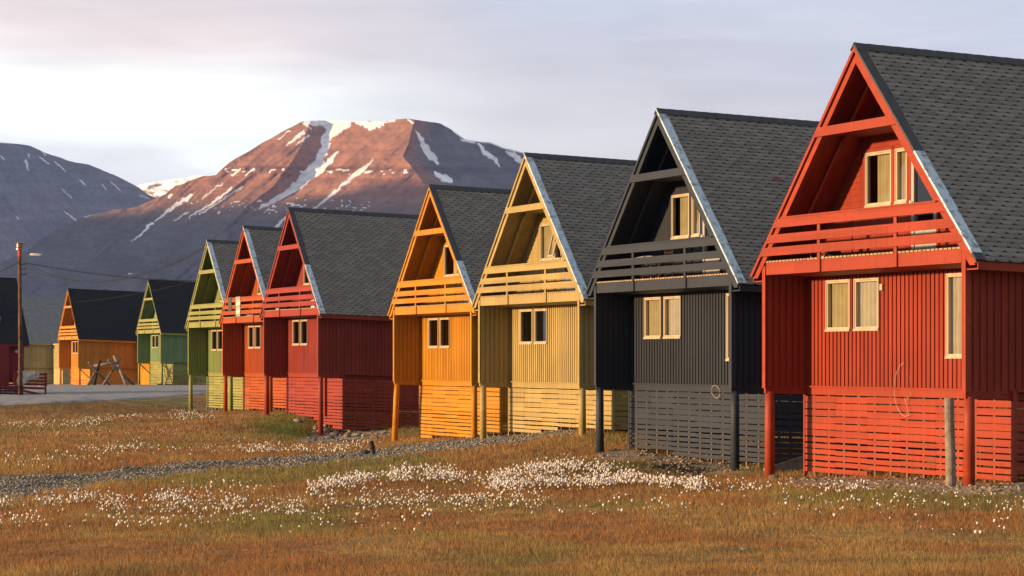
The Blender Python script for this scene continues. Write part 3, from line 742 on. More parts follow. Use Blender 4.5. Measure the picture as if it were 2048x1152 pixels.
# --- dark red house at the left edge, its back end and porch in view
tip = P(50, 689, 163); a = PHI; c_, s_ = math.cos(a), math.sin(a); LK = 10.
locK = Vector((tip.x-(W+OE)*c_-LK*s_, tip.y+(W+OE)*s_-LK*c_, tip.z-EZ-SU*(W+OE)-SV*LK))
K = House(locK, a, 'dark red house with a black roof and a porch at the left edge', 'dark_red', (.33,.032,.03), (.34,.032,.03), L=LK, roof='felt', group=GR)
HO['K'] = K; make_house(K, curtains=(0,0,0,0,0))
KU = W
mb = MB(); g0 = K.ground_w(W+1, LK-1)
# porch
pd = .0
dk = MB(); dk.box(W+.12, W+1.5, LK-6, LK+1.2, -.42, -.36); dk.box(W+1.5, W+1.55, LK-6, LK+1.2, -.50, -.34)
po = K.part(dk, 'porch', K.t)
ps = MB()
for v in (LK-6, LK-4.4, LK-2.6, LK-.9, LK+1.1): ps.box(W+1.42, W+1.52, v, v+.10, g0-.1, .62 if v > LK-3 else -.36)
K.part(ps, 'porch_post', K.t, po)
rl = MB()
for w in (.50, .27, .05, -.18): rl.box(W+1.52, W+1.56, LK-1.0, LK+1.25, w-.07, w+.07)
for w in (.50, .27, .05, -.18): rl.box(W+.2, W+1.5, LK+1.2, LK+1.24, w-.07, w+.07)
K.part(rl, 'porch_railing', K.t, po)
rp = MB(); rp.add([(W+1.6,LK-1.0,-.40),(W+1.75,LK-1.0,-.40),(W+1.75,LK+1.6,g0+.02),(W+1.6,LK+1.6,g0+.02),(W+1.6,LK-1.0,-.56),(W+1.75,LK-1.0,-.56),(W+1.75,LK+1.6,g0-.12),(W+1.6,LK+1.6,g0-.12)], [(0,1,2,3),(7,6,5,4),(1,0,4,5),(2,1,5,6),(3,2,6,7),(0,3,7,4)])
K.part(rp, 'ramp', K.t, po)
rc = MB(); rc.box(W+.03, W+.9, LK-2.9, LK-1.15, -.35, 2.28); rc2 = K.part(rc, 'entrance_box', K.p)
sg = MB(); sg.box(W+.903, W+.92, LK-2.2, LK-2.02, 1.62, 1.80); K.part(sg, 'number_plate', M['lampw'])
gl = MB(); bmv = [(W+.12+x*.12, LK-.5+y*.12, 1.95+z*.12) for x, y, z in BV]; gl.add(bmv, [tuple(f) for f in BF]); gl.box(W+.026,W+.12,LK-.53,LK-.47,1.92,1.98); K.part(gl, 'porch_lamp', M['lampw'])
# roof window
dz = MB(); du = -1/math.hypot(1,SLOPE); dwv = SLOPE/math.hypot(1,SLOPE)
def kp(s, r, n): return (W+OE+du*s+dwv*n, r, EZ+dwv*s+(-du)*n)
for (s0, s1, r0, r1, n0, n1) in ((1.9,2.0,LK-4.0,LK-1.35,0,.45),(3.2,3.35,LK-4.0,LK-1.3,0,.5),(1.9,3.3,LK-4.0,LK-3.9,0,.4),(1.9,3.3,LK-1.5,LK-1.4,0,.4)):
    dz.add([kp(s0,r0,n0),kp(s1,r0,n0),kp(s1,r1,n0),kp(s0,r1,n0),kp(s0,r0,n1),kp(s1,r0,n1),kp(s1,r1,n1),kp(s0,r1,n1)], [(0,3,2,1),(4,5,6,7),(0,1,5,4),(1,2,6,5),(2,3,7,6),(3,0,4,7)])
dz.add([kp(2.0,LK-3.9,.05),kp(3.2,LK-3.9,.05),kp(3.2,LK-1.5,.05),kp(2.0,LK-1.5,.05)], [(0,1,2,3)])
K.part(dz, 'roof_window', flat('green_frame', (.13,.17,.17), .5))

# ------------------------------------------------------------------ things on and round the houses
def on(H, mb, name, mat, label, cat, group=None, smooth=False, extra=None):
    """a top-level thing standing in a house's own coordinates"""
    c, s = math.cos(H.ang), math.sin(H.ang)
    mb.shear(); V = np.array(mb.v); o0 = V.mean(0); o0[2] = V[:,2].min()
    mb.v = [tuple(q) for q in V-o0]
    o = mb.build(name, mat, smooth=smooth)
    o.location = (H.loc.x+o0[0]*c+o0[1]*s, H.loc.y-o0[0]*s+o0[1]*c, H.loc.z+o0[2]); o.rotation_euler = (0,0,-H.ang)
    return tag(o, label, cat, group)
A, B, C, Dh, E_, Fh, G = [HO[k] for k in 'ABCDEFG']
# sensor box on the red wall = part of the house
q = MB(); q.box(3.14,3.24,D-.09,D-.03,2.06,2.19); A.part(q, 'sensor_box', M['frame'])
def arc(cu, cw, r, a0, a1, n=16, v=D-.07, e=1.0): return [(cu+r*math.cos(R(a0+(a1-a0)*i/n)), v, cw+e*r*math.sin(R(a0+(a1-a0)*i/n))) for i in range(n+1)]
q = MB(); q.tube(arc(4.15,.02,.42,100,290,18,D-.10,1.3), .0045, 5); q.tube([(4.3,D-.10,-.52),(4.12,D-.1,-.15),(4.22,D-.1,-.1)],.0045,5); q.tube([(4.32,D-.1,.3),(4.33,D-.1,-.1),(4.2,D-.1,-.2)],.004,5)
on(A, q, 'hanging_cable', M['rope'], 'thin pale cable looped on the front of the bright red house', 'cable')
q = MB(); q.tube([(5.1+.20*math.cos(t/16*6.28)+.10*math.sin(t/16*6.28), D-.10, -.12+.12*math.sin(t/16*6.28)-.10*math.cos(t/16*6.28)) for t in range(17)], .0055, 5)
on(B, q, 'hanging_cable', M['rope'], 'small pale loop of cable on the black house skirting', 'cable')
q = MB(); q.tube([(1.6,.25,2.74),(1.55,.25,2.86),(1.8,.25,2.93),(2.0,.22,2.80),(2.1,.25,2.75),(2.2,.25,2.85)],.012,6)
on(A, q, 'cable_coil', M['rope'], 'loose pale cable lying on the red balcony floor', 'cable')
q = MB(); q.lathe([(0,0),(.14,0),(.16,.12),(.10,.2),(.07,.3),(0,.31)], (2.2,.45,2.73), 12); q.box(2.08,2.32,.36,.54,2.73,2.8)
on(A, q, 'gas_burner', M['black'], 'small black bundle on the red balcony behind the rails', 'bundle')
# balcony furniture of the black house
def chair(H, u, v, label):
    c, s = math.cos(H.ang), math.sin(H.ang); z = H.loc.z+2.72+SU*u+SV*v
    root = empty('balcony_chair', (H.loc.x+u*c+v*s, H.loc.y-u*s+v*c, z), -H.ang, label=label, cat='chair')
    w = flat('chair_wood', (.50,.24,.12), .6)
    for x in (-.22,.22):
        for y in (-.2,.2):
            m_ = MB(); m_.tube([(x,y,0),(x,y,.45 if y < 0 else .95)], .018, 6); m_.build('leg', w, root)
    m_ = MB(); m_.box(-.24,.24,-.23,.23,.43,.46); m_.build('seat', w, root)
    m_ = MB()
    for k in range(4): m_.box(-.22,.22,.19,.215,.58+k*.1,.64+k*.1)
    m_.build('backrest', w, root)
chair(B, 2.9, .55, 'wooden chair on the black house balcony behind the rails')
c, s = math.cos(B.ang), math.sin(B.ang); u, v = 2.15, .45
root = empty('small_table', (B.loc.x+u*c+v*s, B.loc.y-u*s+v*c, B.loc.z+2.72+SU*u+SV*v), -B.ang, label='small wooden table with a grey cloth on the black house balcony', cat='table')
w_ = flat('table_wood', (.50,.24,.12), .6)
for x in (-.25,.25):
    for y in (-.2,.2): m_ = MB(); m_.tube([(x,y,0),(x,y,.46)], .018, 6); m_.build('leg', w_, root)
m_ = MB(); m_.box(-.3,.3,-.24,.24,.46,.56); m_.build('table_top', w_, root)
m_ = MB(); Pn = [(x*.42+.1, y*.2, .60+z*.05) for x, y, z in BV]; m_.add(Pn, [tuple(f) for f in BF]); m_.box(-.2,.75,-.18,.1,.585,.61); m_.build('grey_cloth', flat('grey_cloth', (.30,.30,.32), .9), root)
# eaves lamp on the black house
q = MB(); q.box(W+.03,W+.12,2.2,2.34,1.95,2.15); q.lathe([(.0,-.02),(.07,0),(.07,.14),(.0,.16)],(W+.16,2.27,1.78),10); B.part(q, 'wall_lamp', M['metal'])
# antenna in the open gable of the pale yellow house
q = MB(); q.tube([(4.45,.35,5.25),(4.45,.35,6.1)],.014,6); q.tube([(3.75,.30,5.42),(5.1,.40,5.50)],.012,6)
for k in range(6): x = 3.85+k*.22; q.tube([(x,.08,5.43+k*.012),(x,.62,5.43+k*.012)],.007,5)
on(C, q, 'tv_antenna', M['rope'], 'pale rod aerial inside the open gable of the pale yellow house', 'aerial')
# blankets over the rust orange balcony rail
def blanket(H, u0, u1, w0, mat, label, stripes=None):
    mb = MB(); n = 14; top = 3.645; vs = []
    pr = [(.0+.05, top-.25), (.04, top+.012), (-.11, top+.012)]+[(-.115-.006*math.sin(i*1.3), top-(top-w0)*i/n) for i in range(1, n+1)]
    m_ = len(pr); nu = 5
    for j in range(nu+1):
        for (v, w) in pr: vs.append((u0+(u1-u0)*j/nu, v+.008*math.sin(j*2.1+w*3), w))
    fs = [(j*m_+i, (j+1)*m_+i, (j+1)*m_+i+1, j*m_+i+1) for j in range(nu) for i in range(m_-1)]
    mb.add(vs, fs)
    if stripes:
        k = 0
        for j in range(nu):
            for i in range(m_-1): mb.m[k] = (i//2) % 3; k += 1
    return on(H, mb, 'blanket', mat, label, 'blanket', 'blankets over the rust orange balcony rail', True)
blanket(Fh, 1.35, 1.95, 3.02, M['cloth'], 'dark grey blanket, the shorter of two on the rust orange balcony rail')
blanket(Fh, 2.75, 3.45, 2.72, [flat('blanket_cream', (.68,.60,.50), .95), flat('blanket_grey', (.33,.33,.30), .95), flat('blanket_rose', (.62,.45,.38), .95)], 'long pale striped blanket hanging over the rust orange balcony rail', True)
q = MB(); q.add([(3.5+x*.85, .35+y*.2, 2.83+z*.12) for x, y, z in BV], [tuple(f) for f in BF]); on(Fh, q, 'folded_tarpaulin', flat('tarp', (.30,.32,.30), .9), 'grey folded tarpaulin on the rust orange balcony floor', 'tarpaulin', smooth=True)
q = MB(); q.box(5.62,5.72,D-.13,D-.045,-1.75,.0); E_.part(q, 'pipe_shadow_box', E_.p)  # box added for the dark vertical line of a pipe's shadow
q = MB(); q.box(1.25,1.75,.15,.5,2.723,2.86); q.box(1.23,1.77,.13,.52,2.86,2.885); on(E_, q, 'wooden_crate', M['rawwood'], 'low brown crate on the deep red balcony floor', 'crate')
q = MB(); q.box(6.4,6.44,.12,.6,2.73,3.05); q.box(6.4,6.9,.12,.16,2.73,3.05); on(E_, q, 'plastic_bin', M['lampw'], 'small white open bin at the right end of the deep red balcony', 'bin')

def post(px, ybot, ytop, Y, r, mat, name, label, cat, lean=0, top=None):
    x = (px-CX)/F*Y; z0 = gz(x, Y)-.2; h = -(ytop-HZ)/F*Y - z0; mb = MB()
    mb.tube([(0,0,0),(lean*.35+.004,0,h*.35),(lean*.7-.002,0,h*.7),(lean,0,h)], r*1.04, 14, r1=r*.96)
    if top: top(mb, lean, h)
    return tag(mb.build(name, mat, smooth=False, loc=(x, Y, z0)), label, cat)
post(1902, 975, 796, 45.9, .093, M['greywood'], 'wooden_post', 'round weathered post standing alone before the bright red skirting', 'post', lean=-.035)
x = (749-CX)/F*68.5; 
mb = MB(); z0 = gz(x, 68.5)-.1; mb.tube([(0,0,0),(-.05,0,.3)], .055, 10); mb.tube([(-.05,0,.28),(-.10,0,.50)], .078, 10, r1=.07)
tag(mb.build('old_stump', M['black'], loc=(x, 68.5, z0)), 'leaning black stump at the edge of the gravel track', 'stump')
def rock(px, py, Y, sx, sy, sz, col, label, name='rock', cat='rock', group=None):
    x = (px-CX)/F*Y; z = gz(x, Y); V, Fq = blobs(np.array([[0,0,0.]]), np.array([[sx,sy,sz]]), .17)
    o = mesh_np(name, V, Fq, M['stone'], np.tile(col, (len(Fq),1))); o.location = (x, Y, z+sz*.35); return tag(o, label, cat, group)
rock(731, 907, 69.5, .16, .13, .09, (.03,.03,.033), 'dark rounded rock just left of the leaning black stump')
rock(722, 912, 68.2, .20, .13, .05, (.12,.12,.12), 'flat grey rock on the gravel left of the dark rounded rock')
rock(1487, 1111, 28.6, .052, .04, .02, (.62,.60,.58), 'small pale stone alone in the foreground grass', 'stone', 'stone')
for i, (px, py, Y, a_, b_, c_2, col, lb) in enumerate([(716,868,99,.30,.22,.10,(.20,.195,.19),'pale grey boulder under the deep red side skirting'),(694,870,98.6,.17,.2,.14,(.24,.19,.13),'tan boulder at the lower corner of the deep red skirting'),
        (672,858,100.3,.3,.3,.17,(.13,.12,.11),'grey boulder right of the tallest deep red post'),(655,850,101.5,.35,.3,.15,(.15,.13,.11),'brown boulder behind the right deep red post'),(660,878,98.5,.3,.25,.13,(.13,.13,.13),'dark slab of rock at the foot of the deep red bank'),(596,842,103.5,.3,.2,.14,(.22,.22,.21),'small rock below the deep red front skirting')]):
    rock(px, py, Y, a_, b_, c_2, col, lb)
rock(1547, 958, 53.0, .14, .1, .09, (.22,.2,.18), 'small grey stone at the foot of the left bright red post', 'stone', 'stone')
# plank leaning by the black house
mb = MB(); mb.box(-.95,.95,-.03,.03,0,.28); o = mb.build('loose_plank', M['greywood'], loc=(*[(1577-CX)/F*57.5, 57.5], gz((1577-CX)/F*57.5, 57.5)+.02)); o.rotation_euler = (R(-12), R(-8), R(52))
tag(o, 'grey plank lying between the black house and the bright red house', 'plank')

# ---- log frame beside the road
base_Y = 206.0
def lg(px, py, dY=0): 
    return P(px, py, base_Y+dY)
fr = empty('log_frame', P(225, 771, base_Y), label='weathered grey log frame standing on the yard before the distant orange house', cat='log frame')
def log(p0, p1, r, name='log', mat='greywood'):
    o0 = fr.location; mb = MB(); mb.tube([Vector(p0)-o0, (Vector(p0)+Vector(p1))/2-o0+Vector((0,0,.02)), Vector(p1)-o0], r, 9, r1=r*.8)
    mb.build(name, M[mat], fr, smooth=True)
log(lg(174,773,-1.2), lg(204,723,1.2), .11); log(lg(187,773,1.5), lg(200,721,-1.0), .13, mat='darkwood'); log(lg(222,773,2.2), lg(177,725,-1.4), .10)
log(lg(205,772,-1.2), lg(243,715,1.2), .11); log(lg(254,773,-1.8), lg(228,712,1.0), .14); log(lg(270,772,2.0), lg(216,720,-1.2), .12)
log(lg(187,732,0), lg(238,725,0), .12, 'crossbar')
# ---- lamp post
LY = 159.0; zb = gz((41-CX)/F*LY, LY)-.3
lp = empty('lamp_post', ((41-CX)/F*LY, LY, zb), label='tall rusty lamp post with a capped top standing by the road', cat='lamp post')
topz = P(40, 500, LY).z-zb
rust = flat('rusty_pole', (.12,.062,.036), .8, var=.75, scale=1.6)
mb = MB(); mb.tube([(0,0,0),(-.02,0,topz*.5),(-.06,0,topz)], .145, 14, r1=.105); mb.build('pole', rust, lp, smooth=True)
mb = MB(); mb.lathe([(.13,-.0),(.24,.02),(.24,.08),(.16,.1)], (-.06,0,topz), 16); mb.build('collar', M['metal'], lp)
mb = MB(); mb.tube([(-.06,0,topz-.42),(-.06,0,topz-.02)], .125, 14); mb.build('red_band', flat('red_band', (.5,.08,.03), .7), lp)
mb = MB(); mb.lathe([(.16,.1),(.21,.16),(.20,.42),(.15,.44)], (-.06,0,topz), 16); mb.build('lantern', flat('amber_lantern', (.30,.17,.09), .35), lp)
mb = MB(); mb.lathe([(0,.52),(.28,.49),(.36,.45),(.34,.43),(.1,.42)], (-.06,0,topz), 20); mb.build('cap', M['metal'], lp)
mb = MB(); mb.tube([(-.04,0,topz-.62),(.35,0,topz-.42),(.62,0,topz-.36)], .022, 6); mb.build('arm', M['metal'], lp)
hz = P(72, 509, LY).z-zb
mb = MB(); mb.add([(.98+x*.47, y*.14, hz+z*.085+(.04 if x < 0 else 0)) for x, y, z in BV], [tuple(f) for f in BF]); mb.box(.62,1.25,-.11,.11,hz-.07,hz-.03); mb.build('lamp_head', M['lampw'], lp)
mb = MB()
for dz_ in (-.95,-1.25,-1.6): mb.box(.06,.30,-.03,.03,topz+dz_,topz+dz_+.05); mb.lathe([(.05,0),(.05,.14),(.0,.15)],(.3,0,topz+dz_),8)
mb.build('insulator', M['cable'], lp)
def wire(p0, p1, sag, label, r=.016):
    mb = MB(); p0 = Vector(p0); p1 = Vector(p1); o0 = p0.copy(); n = 22
    mb.tube([p0+(p1-p0)*(i/n)-Vector((0,0,sag*4*(i/n)*(1-i/n)))-o0 for i in range(n+1)], r, 5)
    tag(mb.build('power_cable', M['cable'], loc=o0), label, 'power cable', 'overhead power cables')
GP = P(415, 490, 130.5)
wire(P(47,525,LY), GP, 1.55, 'upper overhead cable sagging from lamp post to green gable', .02); wire(P(47,533,LY), GP+Vector((0,0,-.12)), 1.35, 'lower overhead cable sagging from lamp post to green gable')
wire(P(47,525,LY), P(640,545,190), .9, 'overhead cable running right from the lamp post behind the near row', .02)
wire(P(38,524,LY), P(-160,590,140), .3, 'overhead cable running left from the lamp post out of frame', .02)
wire(P(150,604,205), P(400,558,188), .25, 'thin pale cable crossing in front of the two black roofs', .012)
# hide hanging on the porch rail
HK = locK; c, s = math.cos(K.ang), math.sin(K.ang)
mb = MB(); n = 12; m_ = 12; vs = []
for j in range(n+1):
    for i in range(m_+1):
        tt = j/n; yy = i/m_
        vlen = .95*(.75+.25*math.sin(tt*5+1))*(1-.25*(tt > .85)); 
        vs.append((W+1.62+.05*math.sin(tt*9+yy*5)+.07*math.sin(yy*3.1), LK-.75+tt*1.45+.05*math.sin(yy*7), .68-yy*vlen))
mb.add(vs, [(j*(m_+1)+i, (j+1)*(m_+1)+i, (j+1)*(m_+1)+i+1, j*(m_+1)+i+1) for j in range(n) for i in range(m_)])
on(K, mb, 'animal_hide', flat('pale_fur', (.56,.50,.43), 1, var=.35, scale=5, bump=.9), 'pale shaggy hide draped over the dark red porch rail', 'hide', smooth=True)
mb = MB(); mb.add([(x*.36, y*.2, .06+z*.07) for x, y, z in BV], [tuple(f) for f in BF]); tag(mb.build('snow_remnant', M['lampw'], loc=P(83,773,200)+Vector((0,0,0))), 'small white heap on the yard beside the dark red porch', 'white heap')
# two single cotton flowers in the near grass
for px, py, Y, r_, lb in ((2003,1124,26.6,.026,'large white cotton flower alone at the lower right corner'),(2013,1076,31.5,.02,'white cotton flower by itself above the lower right one')):
    x = (px-CX)/F*Y; z = gz(x, Y); top_ = P(px, py, Y).z-z; e = empty('cotton_flower', (x, Y, z), label=lb, cat='flower')
    m1 = MB(); m1.tube([(0,0,-.02),(.01,0,top_)], .0025, 5); m1.build('stem', flat('stem', (.14,.12,.04), .8), e)
    V, Fq = blobs(np.array([[.01,0,top_]]), np.array([[r_,r_,r_*1.35]]), .12); oo = mesh_np('flower_head', V, Fq, attrmat('cotton_head', 1, spec=0), np.tile([.8,.77,.72], (len(Fq),1)), smooth=True); oo.parent = e

# ------------------------------------------------------------------ mountains
def pline(y, pts):
    pts = np.array(pts, float); return np.interp(y, pts[:,1], pts[:,0])
def seg_dist(px, py, pl):
    """distance to a polyline with a width per vertex: returns (distance - half width)"""
    best = np.full(px.shape, 1e9)
    for i in range(len(pl)-1):
        x0, y0, w0 = pl[i]; x1, y1, w1 = pl[i+1]; dx, dy = x1-x0, y1-y0; L2 = dx*dx+dy*dy+1e-9
        t = np.clip(((px-x0)*dx+(py-y0)*dy)/L2, 0, 1); d = np.hypot(px-x0-t*dx, py-y0-t*dy)-(w0+(w1-w0)*t)/2
        best = np.minimum(best, d)
    return best
SUN_EL = 6.2
va = PHI
sdir = -(Vector((math.sin(va), math.cos(va), 0))*math.cos(R(8)) + Vector((math.cos(va), -math.sin(va), 0))*math.sin(R(8)))   # from the scene towards the sun
SUNV = Vector((sdir.x*math.cos(R(SUN_EL)), sdir.y*math.cos(R(SUN_EL)), math.sin(R(SUN_EL))))
def mountain(name, sil, Dfun, x0, x1, step, ybase, rowstep, colfun, snowfun, mat, back=500, mirror=None):
    px = np.arange(x0, x1+1, step, dtype=float); ys = np.interp(px, [p[0] for p in sil], [p[1] for p in sil])
    ys = ys + (fbm(px*.05, px*0, 4, 4)-.5)*3.0
    nr = int((ybase-ys.min())/rowstep); t = np.linspace(0, 1, nr)[:,None]
    PY = ys[None]*(1-t)+ybase*t; PX = np.repeat(px[None], nr, 0)
    Dm = Dfun(PX, PY)
    X = (PX-CX)/F*Dm; Z = -(PY-HZ)/F*Dm
    V = np.stack([X, Dm, Z], -1)
    bk = V[0].copy(); bk[:,1] += back*.25; bk2 = V[0].copy(); bk2[:,1] += back; bk2[:,2] = -5
    V = np.concatenate([bk2[None], bk[None], V], 0); nrr = nr+2; nx = len(px)
    c = colfun(PX, PY); s = snowfun(PX, PY)[...,None]; c = c*(1-s)+np.array([1.08,1.06,1.06])*s
    c = np.concatenate([c[:1], c[:1], c], 0)
    i = (np.arange(nx-1)[None]+np.arange(nrr-1)[:,None]*nx).ravel()
    o = mesh_np(name, V.reshape(-1,3), np.stack([i, i+nx, i+nx+1, i+1], -1), mat, c.reshape(-1,3), 'POINT', True)
    return tag(o, kind='structure'), Dm, PX, PY
SILM = [(-160,600),(-60,560),(0,527),(55,500),(100,465),(153,440),(224,420),(273,414),(300,402),(330,389),(352,372),(380,362),(405,353),(432,350),(452,330),(470,318),(530,283),(575,258),(606,243),(640,241),(700,241),(775,243),(795,238),(815,237),(832,239),(880,247),(900,258),(930,279),(980,285),(1010,297),(1060,308),(1150,322),(1300,350),(1500,400),(1700,520),(1800,600)]
C2 = [(622,240),(604,290),(576,335),(548,372),(493,415),(440,470),(300,600),(150,780)]
G1 = [(650,240),(636,300),(604,350),(564,390),(512,418),(460,480),(330,610),(200,780)]
C3 = [(831,236),(818,290),(807,312),(835,345),(850,370),(860,450),(800,600),(740,780)]
def Dmain(x, y):
    base = 2450+(775-y)*1.05
    c2 = pline(y, C2); g1 = pline(y, G1); c3 = pline(y, C3)
    amp = np.clip(1-(y-430)/340, .35, 1)
    off = np.where(x < c2, 62+(c2-x)*.34, np.where(x < g1, 62+(x-c2)*.75, np.where(x < c3, 62+(g1-c2)*.75-(x-g1)*.52, 62+(g1-c2)*.75-(c3-g1)*.52+(x-c3)*.74)))
    q = np.where(x < c3, x+1.15*y, x-.7*y+1.85*0); w = np.where(x < c3, 0., 1.)
    r1 = 1-np.abs(2*fbm(q*.012, y*.004, 61, 3)-1); r2 = 1-np.abs(2*fbm(q*.035, y*.010, 67, 3)-1); r3 = fbm(x*.06, y*.06, 69, 3)
    side = np.where(x < c3, .62, .30)+.38*ss(400, 520, y)
    rel = -(r1*26+r2*14)*side*np.clip((y-245)/70, .15, 1)-(r3-.5)*7*side
    # cliff band
    band = ss(332, 338, y-.02*(x-600))*(1-ss(346, 356, y-.02*(x-600)))
    rel -= band*6*(.5+fbm(x*.05, y*0, 88, 3))
    return base+off*amp+rel
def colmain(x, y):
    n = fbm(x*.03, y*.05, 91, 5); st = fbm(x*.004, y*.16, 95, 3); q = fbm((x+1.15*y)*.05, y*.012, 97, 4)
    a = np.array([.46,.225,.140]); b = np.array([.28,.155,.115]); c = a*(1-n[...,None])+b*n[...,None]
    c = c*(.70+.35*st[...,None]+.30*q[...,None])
    g = np.maximum(ss(365, 470, y), ss(0, 50, x-pline(y, C3)))[...,None]*.85; c = c*(1-g)+(np.array([.150,.162,.172])*(.7+.6*n[...,None]))*g  # blue-grey of the shaded lower slopes and right face, put into the rock colour
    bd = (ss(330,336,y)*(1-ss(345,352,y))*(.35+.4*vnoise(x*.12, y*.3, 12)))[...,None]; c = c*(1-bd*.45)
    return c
SNOWM = [[(662,244,34),(676,256,22)],[(690,246,22),(668,262,20),(655,272,20),(648,300,15),(636,325,17),(622,345,24),(605,362,20),(580,382,13),(548,400,9),(518,416,2)],[(676,304,4),(660,322,8),(640,340,14),(620,352,14)],
 [(612,246,7),(650,246,8)],[(606,246,3),(625,258,2)],[(714,246,5),(776,245,3)],[(722,249,6),(765,248,6)],[(730,253,7),(757,252,6)],[(738,258,5),(750,257,4)],[(815,240,4),(827,246,5)],
 [(747,316,1),(733,333,4),(722,341,10),(706,353,7),(690,368,5),(655,396,5),(624,420,3)],[(580,430,5),(550,457,4)],[(606,264,6),(588,279,5),(571,291,1)],[(617,271,4),(593,290,2)],[(580,262,3),(556,279,2)],
 [(833,262,2),(840,275,9),(850,295,13),(862,312,13),(876,326,5)],[(872,345,7),(885,356,13),(900,361,13)],[(922,279,4),(948,283,6)],[(957,286,3),(966,298,9),(978,312,8),(990,320,9),(998,332,2)],[(1012,303,3),(1030,312,12),(1050,328,9)],
 [(384,390,6),(362,404,8),(340,418,7),(310,443,3)],[(303,447,5),(285,465,4),(265,483,2)],[(343,389,5),(338,395,5)],[(444,367,3),(405,398,2)],[(463,376,4),(432,400,4),(378,436,2)],[(485,374,2),(460,390,4),(398,428,2)],[(478,340,4),(465,350,4)],[(508,338,4),(492,352,2)],[(375,425,2),(348,441,2)],[(537,416,2),(528,425,1)],[(256,549,3),(264,547,2)]]
def snowmain(x, y):
    jx = x+(fbm(x*.12, y*.12, 101, 3)-.5)*9; jy = y+(fbm(x*.12, y*.12, 103, 3)-.5)*7; d = np.full(x.shape, 1e9)
    for pl in SNOWM: d = np.minimum(d, seg_dist(jx, jy, pl))
    s = 1-ss(-.8, .8, d)
    # speckle rows
    q = vnoise((x+.6*y)*.16, y*.30, 111); b = np.exp(-((y-(415-.02*(x-500)))/17)**2)*((x > 380) & (x < 700)); s = np.maximum(s, ss(.80,.86, q*(.80+.20*b))*(b > .12))
    q = vnoise((x+.6*y)*.13, y*.35, 113); b = np.exp(-((y-(342+.01*(x-600)))/5.5)**2)*((x > 450) & (x < 820)); s = np.maximum(s, ss(.74,.82, q*(.8+.2*b))*(b > .25))
    q = vnoise((x+.6*y)*.2, y*.4, 117); b = (y > 400)*(y < 425)*(x > 690)*(x < 740); s = np.maximum(s, ss(.78,.86,q)*b)
    rim = (x > 606)*(x < 790)*(y < 244.5); s = np.maximum(s, rim*.8*(vnoise(x*.08, 0*y, 119) > .35))
    rim = (x > 905)*(x < 1060)*(y < np.interp(x, [p[0] for p in SILM], [p[1] for p in SILM])+2); s = np.maximum(s, rim*.9)
    return s
rockmat = attrmat('mountain_rock', .95, .02, .18, .05, nscale2=.12)
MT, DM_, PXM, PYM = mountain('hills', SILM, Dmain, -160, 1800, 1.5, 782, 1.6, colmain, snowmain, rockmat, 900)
SILL = [(-300,300),(-100,287),(0,284),(60,291),(90,305),(140,322),(175,328),(240,355),(260,372),(300,391),(340,410),(420,450),(520,520),(620,640)]
def Dleft(x, y):
    q = x-.75*y; r1 = 1-np.abs(2*fbm(q*.010, y*.004, 161, 3)-1); r2 = 1-np.abs(2*fbm(q*.03, y*.01, 167, 3)-1)
    return 3700+(775-y)*1.2+x*.75-r1*45-r2*16
def colleft(x, y):
    n = fbm(x*.03, y*.04, 191, 5)[...,None]; st = fbm(x*.004, y*.13, 195, 3)[...,None]; return (np.array([.25,.22,.22])*(1-n)+np.array([.19,.195,.21])*n)*(.75+.5*st)
SNOWL = [[(52,322,5),(57,341,2)],[(0,311,2),(8,319,2)],[(80,314,3),(96,327,2)],[(110,323,2),(130,342,2)],[(84,302,3),(92,312,2)],[(57,309,4),(58,312,4)],[(162,361,2),(170,369,2)],[(205,370,2),(213,378,2)],[(222,364,1.5),(240,381,1.5)],[(281,391,2),(296,397,2)],[(130,424,2),(153,441,3)],[(31,431,1.5),(37,438,1.5)],[(170,434,2),(205,428,2)],[(124,378,1.5),(143,396,1.5)]]
def snowleft(x, y):
    jx = x+(fbm(x*.15, y*.15, 201, 2)-.5)*4; d = np.full(x.shape, 1e9)
    for pl in SNOWL: d = np.minimum(d, seg_dist(jx, y, pl))
    s = 1-ss(-.6,.6,d); return np.maximum(s, (x < 40)*(y < 286.5)*1.0)
MT2, *_ = mountain('hills', SILL, Dleft, -300, 620, 2.5, 782, 2.5, colleft, snowleft, rockmat, 900)
SILS = [(200,420),(262,374),(280,369),(330,361),(395,351),(420,352),(460,380),(520,440)]
def snows(x, y):
    q = fbm(x*.06, y*.16, 211, 3); return np.where(y < np.interp(x, [p[0] for p in SILS], [p[1] for p in SILS])+4, 1.0, ss(.44,.54, q+.1*(x < 350)*(y < 392)))
MT3, *_ = mountain('hills', SILS, lambda x, y: 4300+(775-y)*1.4-(x-300)*1.1+fbm(x*.05,y*.05,215,3)*30, 200, 520, 3, 600, 3, colleft, snows, rockmat, 900)
# unseen ridge added left of the view, crest shaped to shade the lower slopes
hx, hy = SUNV.x/math.hypot(SUNV.x, SUNV.y), SUNV.y/math.hypot(SUNV.x, SUNV.y); S0 = 300.
CW = [2200,2400,2744,2800,2815,2845,2860,2885,2916,2960,3100,3200]; CZ = [40,333,333,330,316,298,291,279,275,262,253,60]
mb = MB(); n = 160; vs = []
for i in range(n+1):
    w = 2200+1000*i/n; z = float(np.interp(w, CW, CZ))+(float(fbm(np.array([w*.013]), np.array([0.]), 5)[0])-.5)*9
    x = S0*hx+w*hy; y = S0*hy-w*hx
    vs += [(x-z*1.6-60, y-20, -8), (x, y, z), (x+z*.85+20, y+6, -8)]
mb.add(vs, [(3*i, 3*i+1, 3*i+4, 3*i+3) for i in range(n)]+[(3*i+1, 3*i+2, 3*i+5, 3*i+4) for i in range(n)])
tag(mb.build('hills', flat('shade_ridge_rock', (.13,.10,.08), .95, scale=.01)), kind='structure')

